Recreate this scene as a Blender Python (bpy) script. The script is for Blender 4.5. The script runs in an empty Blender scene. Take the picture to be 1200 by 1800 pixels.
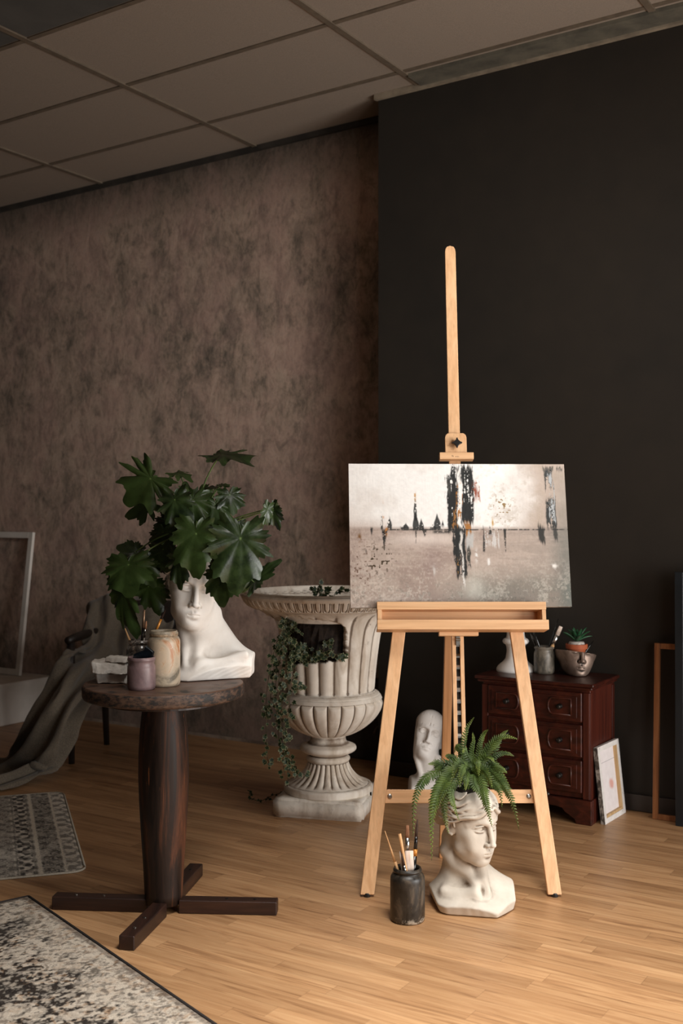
import bpy, bmesh, math, random
import numpy as np
from math import sin, cos, pi, radians, sqrt, hypot
from mathutils import Vector, Matrix

random.seed(7)
RNG = np.random.default_rng(11)
scene = bpy.context.scene
COL = scene.collection
H = 1.33            # camera height
FPX = 1957.0        # focal length in pixels of the 1200x1800 frame
CY, SY = cos(0.5614), sin(0.5614)   # the room is turned this much to the camera


def P(x, y, Y):
    """world point at depth Y seen at pixel x, y"""
    return Vector(((x - 600) / FPX * Y, Y, H - (y - 900) / FPX * Y))


def F(x, y, z=0.0):
    """world point on the horizontal plane z seen at pixel x, y"""
    Y = (H - z) * FPX / (y - 900)
    return Vector(((x - 600) / FPX * Y, Y, z))


def W(u, d, z=0.0):
    """room coordinates (u along the back wall, d towards it) -> world"""
    return Vector((CY * u + SY * d, -SY * u + CY * d, z))


def lin(c):
    c = c / 255.0
    return c / 12.92 if c <= 0.04045 else ((c + 0.055) / 1.055) ** 2.4


def C(r, g, b, a=1.0):
    return (lin(r), lin(g), lin(b), a)


# ------------------------------------------------------------------ materials
class Mat:
    def __init__(s, name):
        s.m = bpy.data.materials.new(name)
        s.m.use_nodes = True
        s.t = s.m.node_tree
        s.n, s.l = s.t.nodes, s.t.links
        s.b = s.n['Principled BSDF']
        s.tc = s.n.new('ShaderNodeTexCoord')

    def put(s, sock, v):
        if hasattr(v, 'is_output') or isinstance(v, bpy.types.NodeSocket):
            s.l.new(v, sock)
        else:
            sock.default_value = v

    def set(s, **k):
        names = dict(color='Base Color', rough='Roughness', metal='Metallic', normal='Normal', spec='Specular IOR Level',
                     trans='Transmission Weight', alpha='Alpha', coat='Coat Weight', sheen='Sheen Weight', ior='IOR',
                     sss='Subsurface Weight', croug='Coat Roughness')
        for q, v in k.items():
            s.put(s.b.inputs[names[q]], v)
        return s

    def map(s, scale=(1, 1, 1), rot=(0, 0, 0), loc=(0, 0, 0), src='Object'):
        n = s.n.new('ShaderNodeMapping')
        n.inputs['Scale'].default_value = scale
        n.inputs['Rotation'].default_value = rot
        n.inputs['Location'].default_value = loc
        s.l.new(s.tc.outputs[src] if isinstance(src, str) else src, n.inputs['Vector'])
        return n.outputs[0]

    def noise(s, scale, detail=4, rough=0.55, dist=0.0, vec=None):
        n = s.n.new('ShaderNodeTexNoise')
        n.inputs['Scale'].default_value = scale
        n.inputs['Detail'].default_value = detail
        n.inputs['Roughness'].default_value = rough
        n.inputs['Distortion'].default_value = dist
        s.l.new(vec if vec is not None else s.tc.outputs['Object'], n.inputs['Vector'])
        return n.outputs[0]

    def ramp(s, fac, *stops, mode='LINEAR'):
        n = s.n.new('ShaderNodeValToRGB')
        n.color_ramp.interpolation = mode
        e = n.color_ramp.elements
        while len(e) < len(stops):
            e.new(0.5)
        for q, (p, c) in zip(e, stops):
            q.position = p
            q.color = c if len(c) == 4 else (*c, 1)
        s.l.new(fac, n.inputs[0])
        return n.outputs[0]

    def mix(s, fac, a, b, mode='MIX'):
        n = s.n.new('ShaderNodeMix')
        n.data_type = 'RGBA'
        n.blend_type = mode
        s.put(n.inputs[0], fac)
        s.put(n.inputs[6], a)
        s.put(n.inputs[7], b)
        return n.outputs[2]

    def math(s, op, a, b=0.0, c=None):
        n = s.n.new('ShaderNodeMath')
        n.operation = op
        s.put(n.inputs[0], a)
        s.put(n.inputs[1], b)
        if c is not None:
            s.put(n.inputs[2], c)
        return n.outputs[0]

    def attr(s, name):
        n = s.n.new('ShaderNodeAttribute')
        n.attribute_name = name
        return n

    def pointy(s):
        return s.n.new('ShaderNodeNewGeometry').outputs['Pointiness']

    def bump(s, h, strength=0.3, dist=0.01):
        n = s.n.new('ShaderNodeBump')
        n.inputs['Strength'].default_value = strength
        n.inputs['Distance'].default_value = dist
        s.l.new(h, n.inputs['Height'])
        s.l.new(n.outputs[0], s.b.inputs['Normal'])
        return s


def simple(name, c1, c2=None, rough=0.6, scale=12, bump=0.0, metal=0.0, spec=0.5, lo=0.35, hi=0.65, stretch=(1, 1, 1), bd=0.004):
    m = Mat(name)
    c2 = c2 or c1
    n = m.noise(scale, 5, 0.6, 0.3, m.map(stretch))
    m.set(color=m.ramp(n, (lo, C(*c1)), (hi, C(*c2))), rough=rough, metal=metal, spec=spec)
    if bump:
        m.bump(n, bump, bd)
    return m.m


def plaster(name, light, mid, dirt, dirt_amt=1.0, scale=9, lo=0.2, hi=1.25, rough=0.75):
    m = Mat(name)
    n = m.noise(scale, 6, 0.6, 0.4)
    base = m.ramp(n, (0.32, C(*mid)), (0.62, C(*light)))
    n2 = m.noise(scale * 2.3, 5, 0.65)
    pj = m.math('ADD', m.attr('cav').outputs['Fac'], m.math('MULTIPLY', m.math('SUBTRACT', n2, 0.5), 0.7))
    cav = m.ramp(pj, (lo, (0, 0, 0)), (hi, (1, 1, 1)))
    f = m.math('MULTIPLY', cav, dirt_amt)
    f = m.math('MULTIPLY', f, m.ramp(n2, (0.3, (.35, .35, .35)), (0.6, (1, 1, 1))))
    m.set(color=m.mix(f, base, C(*dirt)), rough=rough, spec=0.3)
    m.bump(m.noise(140, 3, 0.6), 0.12, 0.002)
    return m.m


def wood(name, c1, c2, c3, rough, axis, scale=1.0, spec=0.4, bump=0.1):
    m = Mat(name)
    st = [22 * scale] * 3
    st[axis] = 1.2 * scale
    n = m.noise(1.6, 6, 0.62, 0.7, m.map(tuple(st)))
    st2 = [90 * scale] * 3
    st2[axis] = 2.5 * scale
    g = m.noise(1.0, 3, 0.6, 0.2, m.map(tuple(st2)))
    base = m.ramp(n, (0.28, C(*c1)), (0.52, C(*c2)), (0.74, C(*c3)))
    m.set(color=m.mix(0.35, base, m.ramp(g, (0.3, (.55, .5, .45)), (0.6, (1, 1, 1))), 'MULTIPLY'), rough=rough, spec=spec)
    m.bump(g, bump, 0.002)
    return m.m


# ------------------------------------------------------------------ mesh building
class MB:
    def __init__(s):
        s.v, s.f, s.a = [], [], []      # vertices, faces, one attribute value per vertex

    def add(s, vs, fs, a=None):
        o = len(s.v)
        s.v += [Vector(p) for p in vs]
        s.f += [tuple(i + o for i in q) for q in fs]
        s.a += list(a) if a is not None else [0.0] * len(vs)
        return s

    def box(s, c, sz, R=None):
        x, y, z = sz[0] / 2, sz[1] / 2, sz[2] / 2
        vs = [Vector((i * x, j * y, k * z)) for k in (-1, 1) for j in (-1, 1) for i in (-1, 1)]
        if R is not None:
            vs = [R @ p for p in vs]
        c = Vector(c)
        return s.add([p + c for p in vs], [(0, 2, 3, 1), (4, 5, 7, 6), (0, 1, 5, 4), (2, 6, 7, 3), (0, 4, 6, 2), (1, 3, 7, 5)])

    def hexa(s, p):
        """eight corners: bottom four counter-clockwise, top four"""
        return s.add(p, [(3, 2, 1, 0), (4, 5, 6, 7), (0, 1, 5, 4), (1, 2, 6, 5), (2, 3, 7, 6), (3, 0, 4, 7)])

    def beam(s, a, b, w, t, wd):
        """bar from a to b, width w along wd, thickness t across"""
        a, b, wd = Vector(a), Vector(b), Vector(wd)
        ax = (b - a).normalized()
        wd = (wd - ax * wd.dot(ax)).normalized()
        td = ax.cross(wd)
        q = [(-1, -1), (1, -1), (1, 1), (-1, 1)]
        return s.hexa([a + wd * (i * w / 2) + td * (j * t / 2) for i, j in q] + [b + wd * (i * w / 2) + td * (j * t / 2) for i, j in q])

    def tube(s, pts, rad, n=8, cap=True, a=0.0):
        pts = [Vector(p) for p in pts]
        if not hasattr(rad, '__len__'):
            rad = [rad] * len(pts)
        vs, fs = [], []
        prev = None
        for i, p in enumerate(pts):
            d = (pts[min(i + 1, len(pts) - 1)] - pts[max(i - 1, 0)])
            d = d.normalized() if d.length > 1e-9 else Vector((0, 0, 1))
            if prev is None:
                prev = d.orthogonal().normalized()
            u = (prev - d * prev.dot(d))
            u = u.normalized() if u.length > 1e-6 else d.orthogonal().normalized()
            prev = u
            w = d.cross(u)
            for k in range(n):
                t = 2 * pi * k / n
                vs.append(p + (u * cos(t) + w * sin(t)) * rad[i])
        for i in range(len(pts) - 1):
            for k in range(n):
                k2 = (k + 1) % n
                fs.append((i * n + k, i * n + k2, (i + 1) * n + k2, (i + 1) * n + k))
        if cap:
            fs.append(tuple(reversed(range(n))))
            fs.append(tuple(range((len(pts) - 1) * n, len(pts) * n)))
        return s.add(vs, fs, [a] * len(vs))

    def lathe(s, c, prof, n=48, fn=None, close=True, sq=None):
        """prof: (r, z) list from bottom to top; fn(theta, r, z) -> r"""
        c = Vector(c)
        vs, fs = [], []
        for r, z in prof:
            for k in range(n):
                t = 2 * pi * k / n
                rr = fn(t, r, z) if fn else r
                vs.append(c + Vector((cos(t) * rr, sin(t) * rr, z)))
        m = len(prof)
        for i in range(m - 1):
            for k in range(n):
                k2 = (k + 1) % n
                fs.append((i * n + k, i * n + k2, (i + 1) * n + k2, (i + 1) * n + k))
        if close:
            fs.append(tuple(reversed(range(n))))
            fs.append(tuple(range((m - 1) * n, m * n)))
        return s.add(vs, fs)

    def prism(s, poly, up, base=None):
        """poly: list of 3D points; up: extrusion vector"""
        n = len(poly)
        up = Vector(up)
        vs = [Vector(p) for p in poly] + [Vector(p) + up for p in poly]
        fs = [tuple(reversed(range(n))), tuple(range(n, 2 * n))] + [(i, (i + 1) % n, n + (i + 1) % n, n + i) for i in range(n)]
        return s.add(vs, fs)


ORG = {}


def link(o, org):
    COL.objects.link(o)
    ORG[o.name] = Vector(org)


def obj(name, mb, mat, parent=None, smooth=False, bevel=0.0, seg=2, sub=0, org=None, solid=0.0, attr=None, angle=None):
    """ONE mesh object from a MB; vertices are given in world space"""
    if parent is not None:
        org = ORG[parent.name]
    elif org is None:
        xs = [p.x for p in mb.v]
        ys = [p.y for p in mb.v]
        zs = [p.z for p in mb.v]
        org = Vector(((min(xs) + max(xs)) / 2, (min(ys) + max(ys)) / 2, min(zs)))
    org = Vector(org)
    me = bpy.data.meshes.new(name)
    me.from_pydata([tuple(p - org) for p in mb.v], [], mb.f)
    if attr:
        at = me.attributes.new(attr, 'FLOAT', 'POINT')
        at.data.foreach_set('value', mb.a)
    bm = bmesh.new()
    bm.from_mesh(me)
    bmesh.ops.recalc_face_normals(bm, faces=bm.faces)
    bm.to_mesh(me)
    bm.free()
    me.materials.append(mat)
    o = bpy.data.objects.new(name, me)
    link(o, org)
    if parent is not None:
        o.parent = parent
    else:
        o.location = org
    if smooth:
        me.polygons.foreach_set('use_smooth', [True] * len(me.polygons))
    if bevel:
        b = o.modifiers.new('bevel', 'BEVEL')
        b.width = bevel
        b.segments = seg
        b.limit_method = 'ANGLE'
        b.angle_limit = radians(angle or 35)
        me.polygons.foreach_set('use_smooth', [True] * len(me.polygons))
        b.harden_normals = True
    if solid:
        q = o.modifiers.new('solid', 'SOLIDIFY')
        q.thickness = solid
        q.offset = -1 if solid > 0 else 1
    if sub:
        q = o.modifiers.new('sub', 'SUBSURF')
        q.levels = q.render_levels = sub
    return o


def tag(o, label=None, cat=None, group=None, kind=None):
    for k, v in (('label', label), ('category', cat), ('group', group), ('kind', kind)):
        if v:
            o[k] = v
    return o


def thing(name, label, cat, loc, group=None):
    o = bpy.data.objects.new(name, None)
    o.empty_display_size = 0.05
    o.location = loc
    link(o, loc)
    return tag(o, label, cat, group)


def relax(V, Q, lams):
    for lam in lams:
        S = np.zeros_like(V)
        n_ = np.zeros(len(V))
        for a, b in ((0, 1), (1, 2), (2, 3), (3, 0)):
            for u, w_ in ((a, b), (b, a)):
                for c in range(3):
                    S[:, c] += np.bincount(Q[:, u], V[Q[:, w_], c], len(V))
                n_ += np.bincount(Q[:, u], minlength=len(V))
        V = V + lam * (S / np.maximum(n_, 1)[:, None] - V)
    return V


def cavity(V, Q, it):
    """how far each vertex lies below its smoothed surroundings, in metres"""
    N = np.zeros_like(V)
    fn = np.cross(V[Q[:, 2]] - V[Q[:, 0]], V[Q[:, 3]] - V[Q[:, 1]])
    for k in range(4):
        for c in range(3):
            N[:, c] += np.bincount(Q[:, k], fn[:, c], len(V))
    N /= np.linalg.norm(N, axis=1)[:, None] + 1e-12
    return ((relax(V, Q, [.6] * it) - V) * N).sum(1)


def fast_mesh(name, V, Q, mat, parent=None, org=None, smooth=True, cols=None, cav=0):
    """numpy quads -> object (V in world space)"""
    org = np.array(ORG[parent.name] if parent is not None else (org if org is not None else V.min(0)), dtype=np.float64)
    me = bpy.data.meshes.new(name)
    cv_ = cavity(np.asarray(V, float), Q, cav) if cav else None
    V = np.ascontiguousarray(V - org, dtype=np.float32)
    Q = np.ascontiguousarray(Q, dtype=np.int32)
    me.vertices.add(len(V))
    me.vertices.foreach_set('co', V.ravel())
    me.loops.add(Q.size)
    me.loops.foreach_set('vertex_index', Q.ravel())
    me.polygons.add(len(Q))
    me.polygons.foreach_set('loop_start', np.arange(0, Q.size, Q.shape[1], dtype=np.int32))
    if smooth:
        me.polygons.foreach_set('use_smooth', np.ones(len(Q), dtype=bool))
    if cols is not None:
        at = me.attributes.new('paint', 'FLOAT_COLOR', 'POINT')
        at.data.foreach_set('color', np.ascontiguousarray(np.concatenate([cols, np.ones((len(cols), 1))], 1), dtype=np.float32).ravel())
    if cv_ is not None:
        at = me.attributes.new('cav', 'FLOAT', 'POINT')
        at.data.foreach_set('value', np.ascontiguousarray(cv_ * 1000, dtype=np.float32))
    me.update(calc_edges=True)
    me.validate()
    me.materials.append(mat)
    o = bpy.data.objects.new(name, me)
    link(o, org)
    if parent is not None:
        o.parent = parent
    else:
        o.location = Vector(org)
    return o


def bez(p0, p1, p2, p3, n=12):
    p0, p1, p2, p3 = map(Vector, (p0, p1, p2, p3))
    out = []
    for i in range(n + 1):
        t = i / n
        out.append(p0 * (1 - t) ** 3 + p1 * (3 * t * (1 - t) ** 2) + p2 * (3 * t * t * (1 - t)) + p3 * t ** 3)
    return out


def catmull(pts, n=8):
    pts = [Vector(p) for p in pts]
    q = [pts[0] * 2 - pts[1]] + pts + [pts[-1] * 2 - pts[-2]]
    out = []
    for i in range(1, len(q) - 2):
        for k in range(n):
            t = k / n
            a, b, c, d = q[i - 1], q[i], q[i + 1], q[i + 2]
            out.append(0.5 * ((2 * b) + (c - a) * t + (2 * a - 5 * b + 4 * c - d) * t * t + (3 * b - a - 3 * c + d) * t ** 3))
    out.append(pts[-1])
    return out


def vnoise(ny, nx, cy, cx, rng=RNG):
    """smooth 2-D value noise, cy x cx cells over ny x nx samples"""
    g = rng.random((int(cy) + 3, int(cx) + 3))
    y = np.linspace(0, cy, ny)
    x = np.linspace(0, cx, nx)
    iy, ix = y.astype(int), x.astype(int)
    fy, fx = (y - iy)[:, None], (x - ix)[None, :]
    fy, fx = fy * fy * (3 - 2 * fy), fx * fx * (3 - 2 * fx)
    a = g[iy][:, ix] * (1 - fx) + g[iy][:, ix + 1] * fx
    b = g[iy + 1][:, ix] * (1 - fx) + g[iy + 1][:, ix + 1] * fx
    return a * (1 - fy) + b * fy


def fbm(ny, nx, cy, cx, oct=4, gain=0.55):
    s, t, a = 0, 0, 1.0
    for _ in range(oct):
        s = s + a * vnoise(ny, nx, cy, cx)
        t += a
        a *= gain
        cy, cx = cy * 2, cx * 2
    return s / t


def grid_quads(ny, nx):
    i = np.arange((ny - 1) * (nx - 1))
    r, c = i // (nx - 1), i % (nx - 1)
    a = r * nx + c
    return np.stack([a, a + 1, a + nx + 1, a + nx], 1)


def linc(a):
    a = np.asarray(a, dtype=float) / 255
    return np.where(a <= 0.04045, a / 12.92, ((a + 0.055) / 1.055) ** 2.4)

# ------------------------------------------------------------------ implicit sculpting (for the plaster heads)
class Vol:
    def __init__(s, lo, hi, h):
        s.lo, s.h = np.array(lo, float), h
        s.n = tuple(int(math.ceil((hi[i] - lo[i]) / h)) + 1 for i in range(3))
        s.D = np.full(s.n, 0.5, dtype=np.float32)
        s.ax = [(lo[i] + h * np.arange(s.n[i])).astype(np.float32) for i in range(3)]

    def sub(s, c, r):
        sl = []
        for i in range(3):
            a = int(max(0, math.floor((c[i] - r - s.lo[i]) / s.h)))
            b = int(min(s.n[i], math.ceil((c[i] + r - s.lo[i]) / s.h) + 1))
            if b <= a:
                return None
            sl.append(slice(a, b))
        return tuple(sl)

    def pts(s, sl):
        return (s.ax[0][sl[0]][:, None, None], s.ax[1][sl[1]][None, :, None], s.ax[2][sl[2]][None, None, :])

    def mesh(s):
        D = s.D
        ins = D < 0
        nx, ny, nz = D.shape
        cnt = np.zeros((nx - 1, ny - 1, nz - 1), dtype=np.uint8)
        for i in (0, 1):
            for j in (0, 1):
                for k in (0, 1):
                    cnt += ins[i:nx - 1 + i, j:ny - 1 + j, k:nz - 1 + k]
        act = (cnt > 0) & (cnt < 8)
        idx = np.full(act.shape, -1, dtype=np.int64)
        ci = np.argwhere(act)
        idx[act] = np.arange(len(ci))
        corners = np.array([(i, j, k) for i in (0, 1) for j in (0, 1) for k in (0, 1)])
        vals = np.stack([D[ci[:, 0] + c[0], ci[:, 1] + c[1], ci[:, 2] + c[2]] for c in corners], 1)
        acc = np.zeros((len(ci), 3))
        w = np.zeros(len(ci))
        for a in range(8):
            for b in range(a + 1, 8):
                if np.abs(corners[a] - corners[b]).sum() != 1:
                    continue
                va, vb = vals[:, a], vals[:, b]
                m = (va < 0) != (vb < 0)
                t = np.where(m, va / np.where(m, va - vb, 1), 0)
                p = corners[a][None] + t[:, None] * (corners[b] - corners[a])[None]
                acc += p * m[:, None]
                w += m
        V = (ci + acc / w[:, None]) * s.h + s.lo
        Q = []
        for ax in range(3):
            o1, o2 = [(1, 2), (2, 0), (0, 1)][ax]
            d = [slice(None)] * 3
            e = [slice(None)] * 3
            d[ax] = slice(0, -1)
            e[ax] = slice(1, None)
            ch = ins[tuple(d)] != ins[tuple(e)]
            g = np.argwhere(ch)
            g = g[(g[:, o1] > 0) & (g[:, o2] > 0) & (g[:, o1] < D.shape[o1] - 1) & (g[:, o2] < D.shape[o2] - 1)]
            flip = ins[g[:, 0], g[:, 1], g[:, 2]]
            q = []
            for u, v in ((-1, -1), (0, -1), (0, 0), (-1, 0)):
                c = g.copy()
                c[:, o1] += u
                c[:, o2] += v
                q.append(idx[c[:, 0], c[:, 1], c[:, 2]])
            q = np.stack(q, 1)
            q[~flip] = q[~flip][:, ::-1]
            Q.append(q)
        Q = np.concatenate(Q)
        V = relax(V, Q, (0.5, 0.45))
        return V, Q


def smin(a, b, k):
    h = np.clip(0.5 + 0.5 * (b - a) / k, 0, 1)
    return b + (a - b) * h - k * h * (1 - h)


class Fr:
    """a frame inside a Vol: p = t + s * R @ (x, -f, z); f points out of the face"""

    def __init__(s, vol, t=(0, 0, 0), sc=1.0, yaw=0, pitch=0, roll=0):
        s.vol, s.t, s.sc = vol, np.array(t, float), sc
        s.R = np.array(Matrix.Rotation(yaw, 3, 'Z') @ Matrix.Rotation(roll, 3, 'Y') @ Matrix.Rotation(pitch, 3, 'X'))

    def w(s, p):
        return s.t + s.sc * (s.R @ np.array((p[0], -p[1], p[2]), float))

    def loc(s, sl):
        X, Y, Z = s.vol.pts(sl)
        X, Y, Z = X - s.t[0], Y - s.t[1], Z - s.t[2]
        R = s.R / s.sc
        q = [(R[0, i] * X + R[1, i] * Y + R[2, i] * Z).astype(np.float32) for i in range(3)]
        return q[0], -q[1], q[2]

    def _op(s, c, r, dist, op, k):
        k = max(k, 1e-4)
        sl = s.vol.sub(s.w(c), (r + 2.2 * k) * s.sc + s.vol.h * 2)
        if sl is None:
            return
        d = dist(*s.loc(sl)) * s.sc
        D = s.vol.D[sl]
        k *= s.sc
        s.vol.D[sl] = smin(D, d, k) if op > 0 else -smin(-D, d, k)

    def ell(s, c, r, k=0.05, op=1, rz=0.0, rx=0.0, ry=0.0):
        M = np.array(Matrix.Rotation(rz, 3, 'Z') @ Matrix.Rotation(ry, 3, 'Y') @ Matrix.Rotation(rx, 3, 'X'))

        def dist(x, f, z):
            x, f, z = x - c[0], f - c[1], z - c[2]
            x, f, z = (M[0, 0] * x + M[1, 0] * f + M[2, 0] * z, M[0, 1] * x + M[1, 1] * f + M[2, 1] * z, M[0, 2] * x + M[1, 2] * f + M[2, 2] * z)
            k0 = np.sqrt((x / r[0]) ** 2 + (f / r[1]) ** 2 + (z / r[2]) ** 2)
            k1 = np.sqrt((x / r[0] ** 2) ** 2 + (f / r[1] ** 2) ** 2 + (z / r[2] ** 2) ** 2) + 1e-6
            return k0 * (k0 - 1) / k1
        s._op(c, max(r) * 1.15, dist, op, k)
        return s

    def cap(s, a, b, ra, rb=None, k=0.03, op=1):
        rb = ra if rb is None else rb
        a, b = np.array(a, float), np.array(b, float)
        ba = b - a
        L2 = float(ba @ ba) + 1e-12

        def dist(x, f, z):
            x, f, z = x - a[0], f - a[1], z - a[2]
            h = np.clip((x * ba[0] + f * ba[1] + z * ba[2]) / L2, 0, 1)
            return np.sqrt((x - ba[0] * h) ** 2 + (f - ba[1] * h) ** 2 + (z - ba[2] * h) ** 2) - (ra + (rb - ra) * h)
        s._op((a + b) / 2, sqrt(L2) / 2 + max(ra, rb), dist, op, k)
        return s

    def chain(s, pts, rad, k=0.02, op=1):
        """one smooth run of tapered capsules"""
        P_ = [np.array(p, float) for p in pts]
        lo = np.min(P_, 0)
        hi = np.max(P_, 0)

        def dist(x, f, z):
            D = None
            for i in range(len(P_) - 1):
                a, ba = P_[i], P_[i + 1] - P_[i]
                L2 = float(ba @ ba) + 1e-12
                u, v, w = x - a[0], f - a[1], z - a[2]
                h = np.clip((u * ba[0] + v * ba[1] + w * ba[2]) / L2, 0, 1)
                d = np.sqrt((u - ba[0] * h) ** 2 + (v - ba[1] * h) ** 2 + (w - ba[2] * h) ** 2) - (rad[i] + (rad[i + 1] - rad[i]) * h)
                D = d if D is None else np.minimum(D, d)
            return D
        s._op((lo + hi) / 2, float(np.linalg.norm(hi - lo)) / 2 + max(rad), dist, op, k)
        return s

    def both(s, fn):
        for sg in (-1, 1):
            fn(sg)
        return s

    def plane(s, p, n, k=0.004, amp=0.0, freq=30, seed=0):
        """cut away everything on the n side of the plane through p (frame units)"""
        n = np.array(n, float)
        n /= np.linalg.norm(n)
        sl = tuple(slice(0, q) for q in s.vol.n)
        x, f, z = s.loc(sl)
        d = ((x - p[0]) * n[0] + (f - p[1]) * n[1] + (z - p[2]) * n[2])
        if amp:
            wx, wz = x + 0.35 / freq * 6 * np.sin(freq * .43 * z + 2 * seed), z + 2.0 / freq * np.sin(freq * .37 * x + f * freq * .5)
            d = d + amp * (np.sin(freq * wx + seed) * np.cos(freq * 0.7 * wz + 2 * seed) + 0.8 * np.sin(freq * .31 * wz + freq * .53 * f + freq * .27 * x)
                           + 0.35 * np.sin(freq * 2.7 * wx - freq * 2.1 * wz))
        d = d * s.sc
        k *= s.sc
        s.vol.D = -smin(-s.vol.D, -d, k)
        return s


def face(fr, woman=False, lidded=True):
    """a classical head: chin at z=0, crown at z=1, face along +f"""
    e = fr
    e.ell((0, -0.06, 0.66), (0.315, 0.41, 0.35), 0.02)
    e.ell((0, 0.09, 0.42), (0.272, 0.27, 0.41), 0.10)
    e.ell((0, 0.145, 0.22), (0.195, 0.205, 0.205), 0.10)
    e.ell((0, 0.305, 0.068), (0.078, 0.070, 0.066), 0.09)                   # chin
    e.ell((0, 0.19, 0.74), (0.255, 0.175, 0.22), 0.12)                      # forehead
    e.both(lambda s: e.ell((s * 0.165, 0.205, 0.405), (0.085, 0.085, 0.08), 0.09))      # cheekbones
    e.both(lambda s: e.ell((s * 0.12, 0.255, 0.27), (0.095, 0.075, 0.12), 0.10))        # cheeks
    e.both(lambda s: e.cap((s * 0.165, 0.05, 0.16), (s * 0.06, 0.25, 0.055), 0.055, 0.050, 0.12))   # jaw line
    e.ell((0, 0.305, 0.18), (0.125, 0.078, 0.09), 0.07)                     # muzzle
    # sockets, brows
    e.both(lambda s: e.ell((s * 0.128, 0.392, 0.497), (0.098, 0.072, 0.050), 0.07, -1, rz=-s * 0.25))
    br = 0.016 if woman else 0.019
    e.both(lambda s: e.chain([(s * 0.030, 0.366, 0.560), (s * 0.085, 0.356, 0.585), (s * 0.155, 0.318, 0.588), (s * 0.235, 0.20, 0.53)],
                             [br, br, br * 0.9, br * 0.7], 0.06))
    # eyeballs and lids
    ex, ef, ez, er = 0.124, 0.262, 0.498, 0.072

    def eye(s):
        e.ell((s * ex, ef, ez), (er * 1.12, er, er), 0.012)
        if lidded:
            N = 9
            up, lo = [], []
            for i in range(N):
                t = -1 + 2 * i / (N - 1)
                x = s * (ex + t * 0.086)
                d = sqrt(max(0.0, 1 - (t * 0.96) ** 2))
                bend = 0.022 * t * t * (1.5 if t > 0 else .6)
                f_ = ef + er * (0.30 + 0.70 * d) - bend
                up.append((x, f_ + 0.008, ez + 0.041 * d - .004 * t))
                lo.append((x, f_ + 0.005, ez - 0.035 * d - .004 * t))
            e.chain(up, [0.006] + [0.0115] * (N - 2) + [0.006], 0.008)
            e.chain(lo, [0.005] + [0.0095] * (N - 2) + [0.005], 0.012)
            e.chain([(p[0], p[1] - 0.003, p[2] + 0.021) for p in up[1:-1]], [0.0045] * (N - 2), 0.014, -1)
    e.both(eye)
    # nose
    nb = 0.029 if woman else 0.032
    e.chain([(0, 0.350, 0.61), (0, 0.372, 0.53), (0, 0.412, 0.41), (0, 0.450, 0.312)], [0.042, nb, nb + 0.003, 0.037], 0.035)
    e.ell((0, 0.450, 0.302), (0.042, 0.040, 0.031), 0.02)
    e.both(lambda s: e.ell((s * 0.048, 0.394, 0.292), (0.028, 0.042, 0.027), 0.024))
    e.both(lambda s: e.ell((s * 0.023, 0.423, 0.264), (0.013, 0.022, 0.012), 0.012, -1))
    e.both(lambda s: e.cap((s * 0.078, 0.393, 0.31), (s * 0.078, 0.36, 0.264), 0.006, 0.004, 0.025, -1))
    # mouth
    e.chain([(-0.116, 0.322, 0.171), (-0.062, 0.370, 0.186), (-0.018, 0.392, 0.195), (0, 0.391, 0.190), (0.018, 0.392, 0.195), (0.062, 0.370, 0.186), (0.116, 0.322, 0.171)],
            [0.011, 0.019, 0.022, 0.021, 0.022, 0.019, 0.011], 0.020)
    e.chain([(-0.100, 0.328, 0.162), (-0.045, 0.370, 0.148), (0, 0.383, 0.142), (0.045, 0.370, 0.148), (0.100, 0.328, 0.162)],
            [0.011, 0.022, 0.027, 0.022, 0.011], 0.020)
    e.chain([(-0.116, 0.332, 0.170), (-0.06, 0.385, 0.170), (-0.02, 0.409, 0.173), (0, 0.409, 0.170), (0.02, 0.409, 0.173), (0.06, 0.385, 0.170), (0.116, 0.332, 0.170)],
            [0.004, 0.005, 0.006, 0.006, 0.006, 0.005, 0.004], 0.011, -1)
    e.cap((0, 0.402, 0.272), (0, 0.408, 0.222), 0.005, 0.009, 0.022, -1)      # philtrum
    e.ell((0, 0.415, 0.105), (0.075, 0.03, 0.018), 0.05, -1)                  # under the lip

    def ear(s):
        e.ell((s * 0.285, -0.035, 0.46), (0.028, 0.075, 0.115), 0.02, rz=s * 0.35)
        pts = [(s * 0.30, 0.02, 0.47), (s * 0.315, 0.015, 0.54), (s * 0.325, -0.04, 0.575), (s * 0.335, -0.10, 0.54), (s * 0.33, -0.105, 0.46), (s * 0.305, -0.06, 0.37), (s * 0.295, -0.02, 0.355)]
        e.chain(pts, [0.012, 0.015, 0.016, 0.016, 0.015, 0.017, 0.018], 0.012)
        e.ell((s * 0.325, -0.03, 0.46), (0.022, 0.035, 0.06), 0.015, -1)
    e.both(ear)


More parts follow.
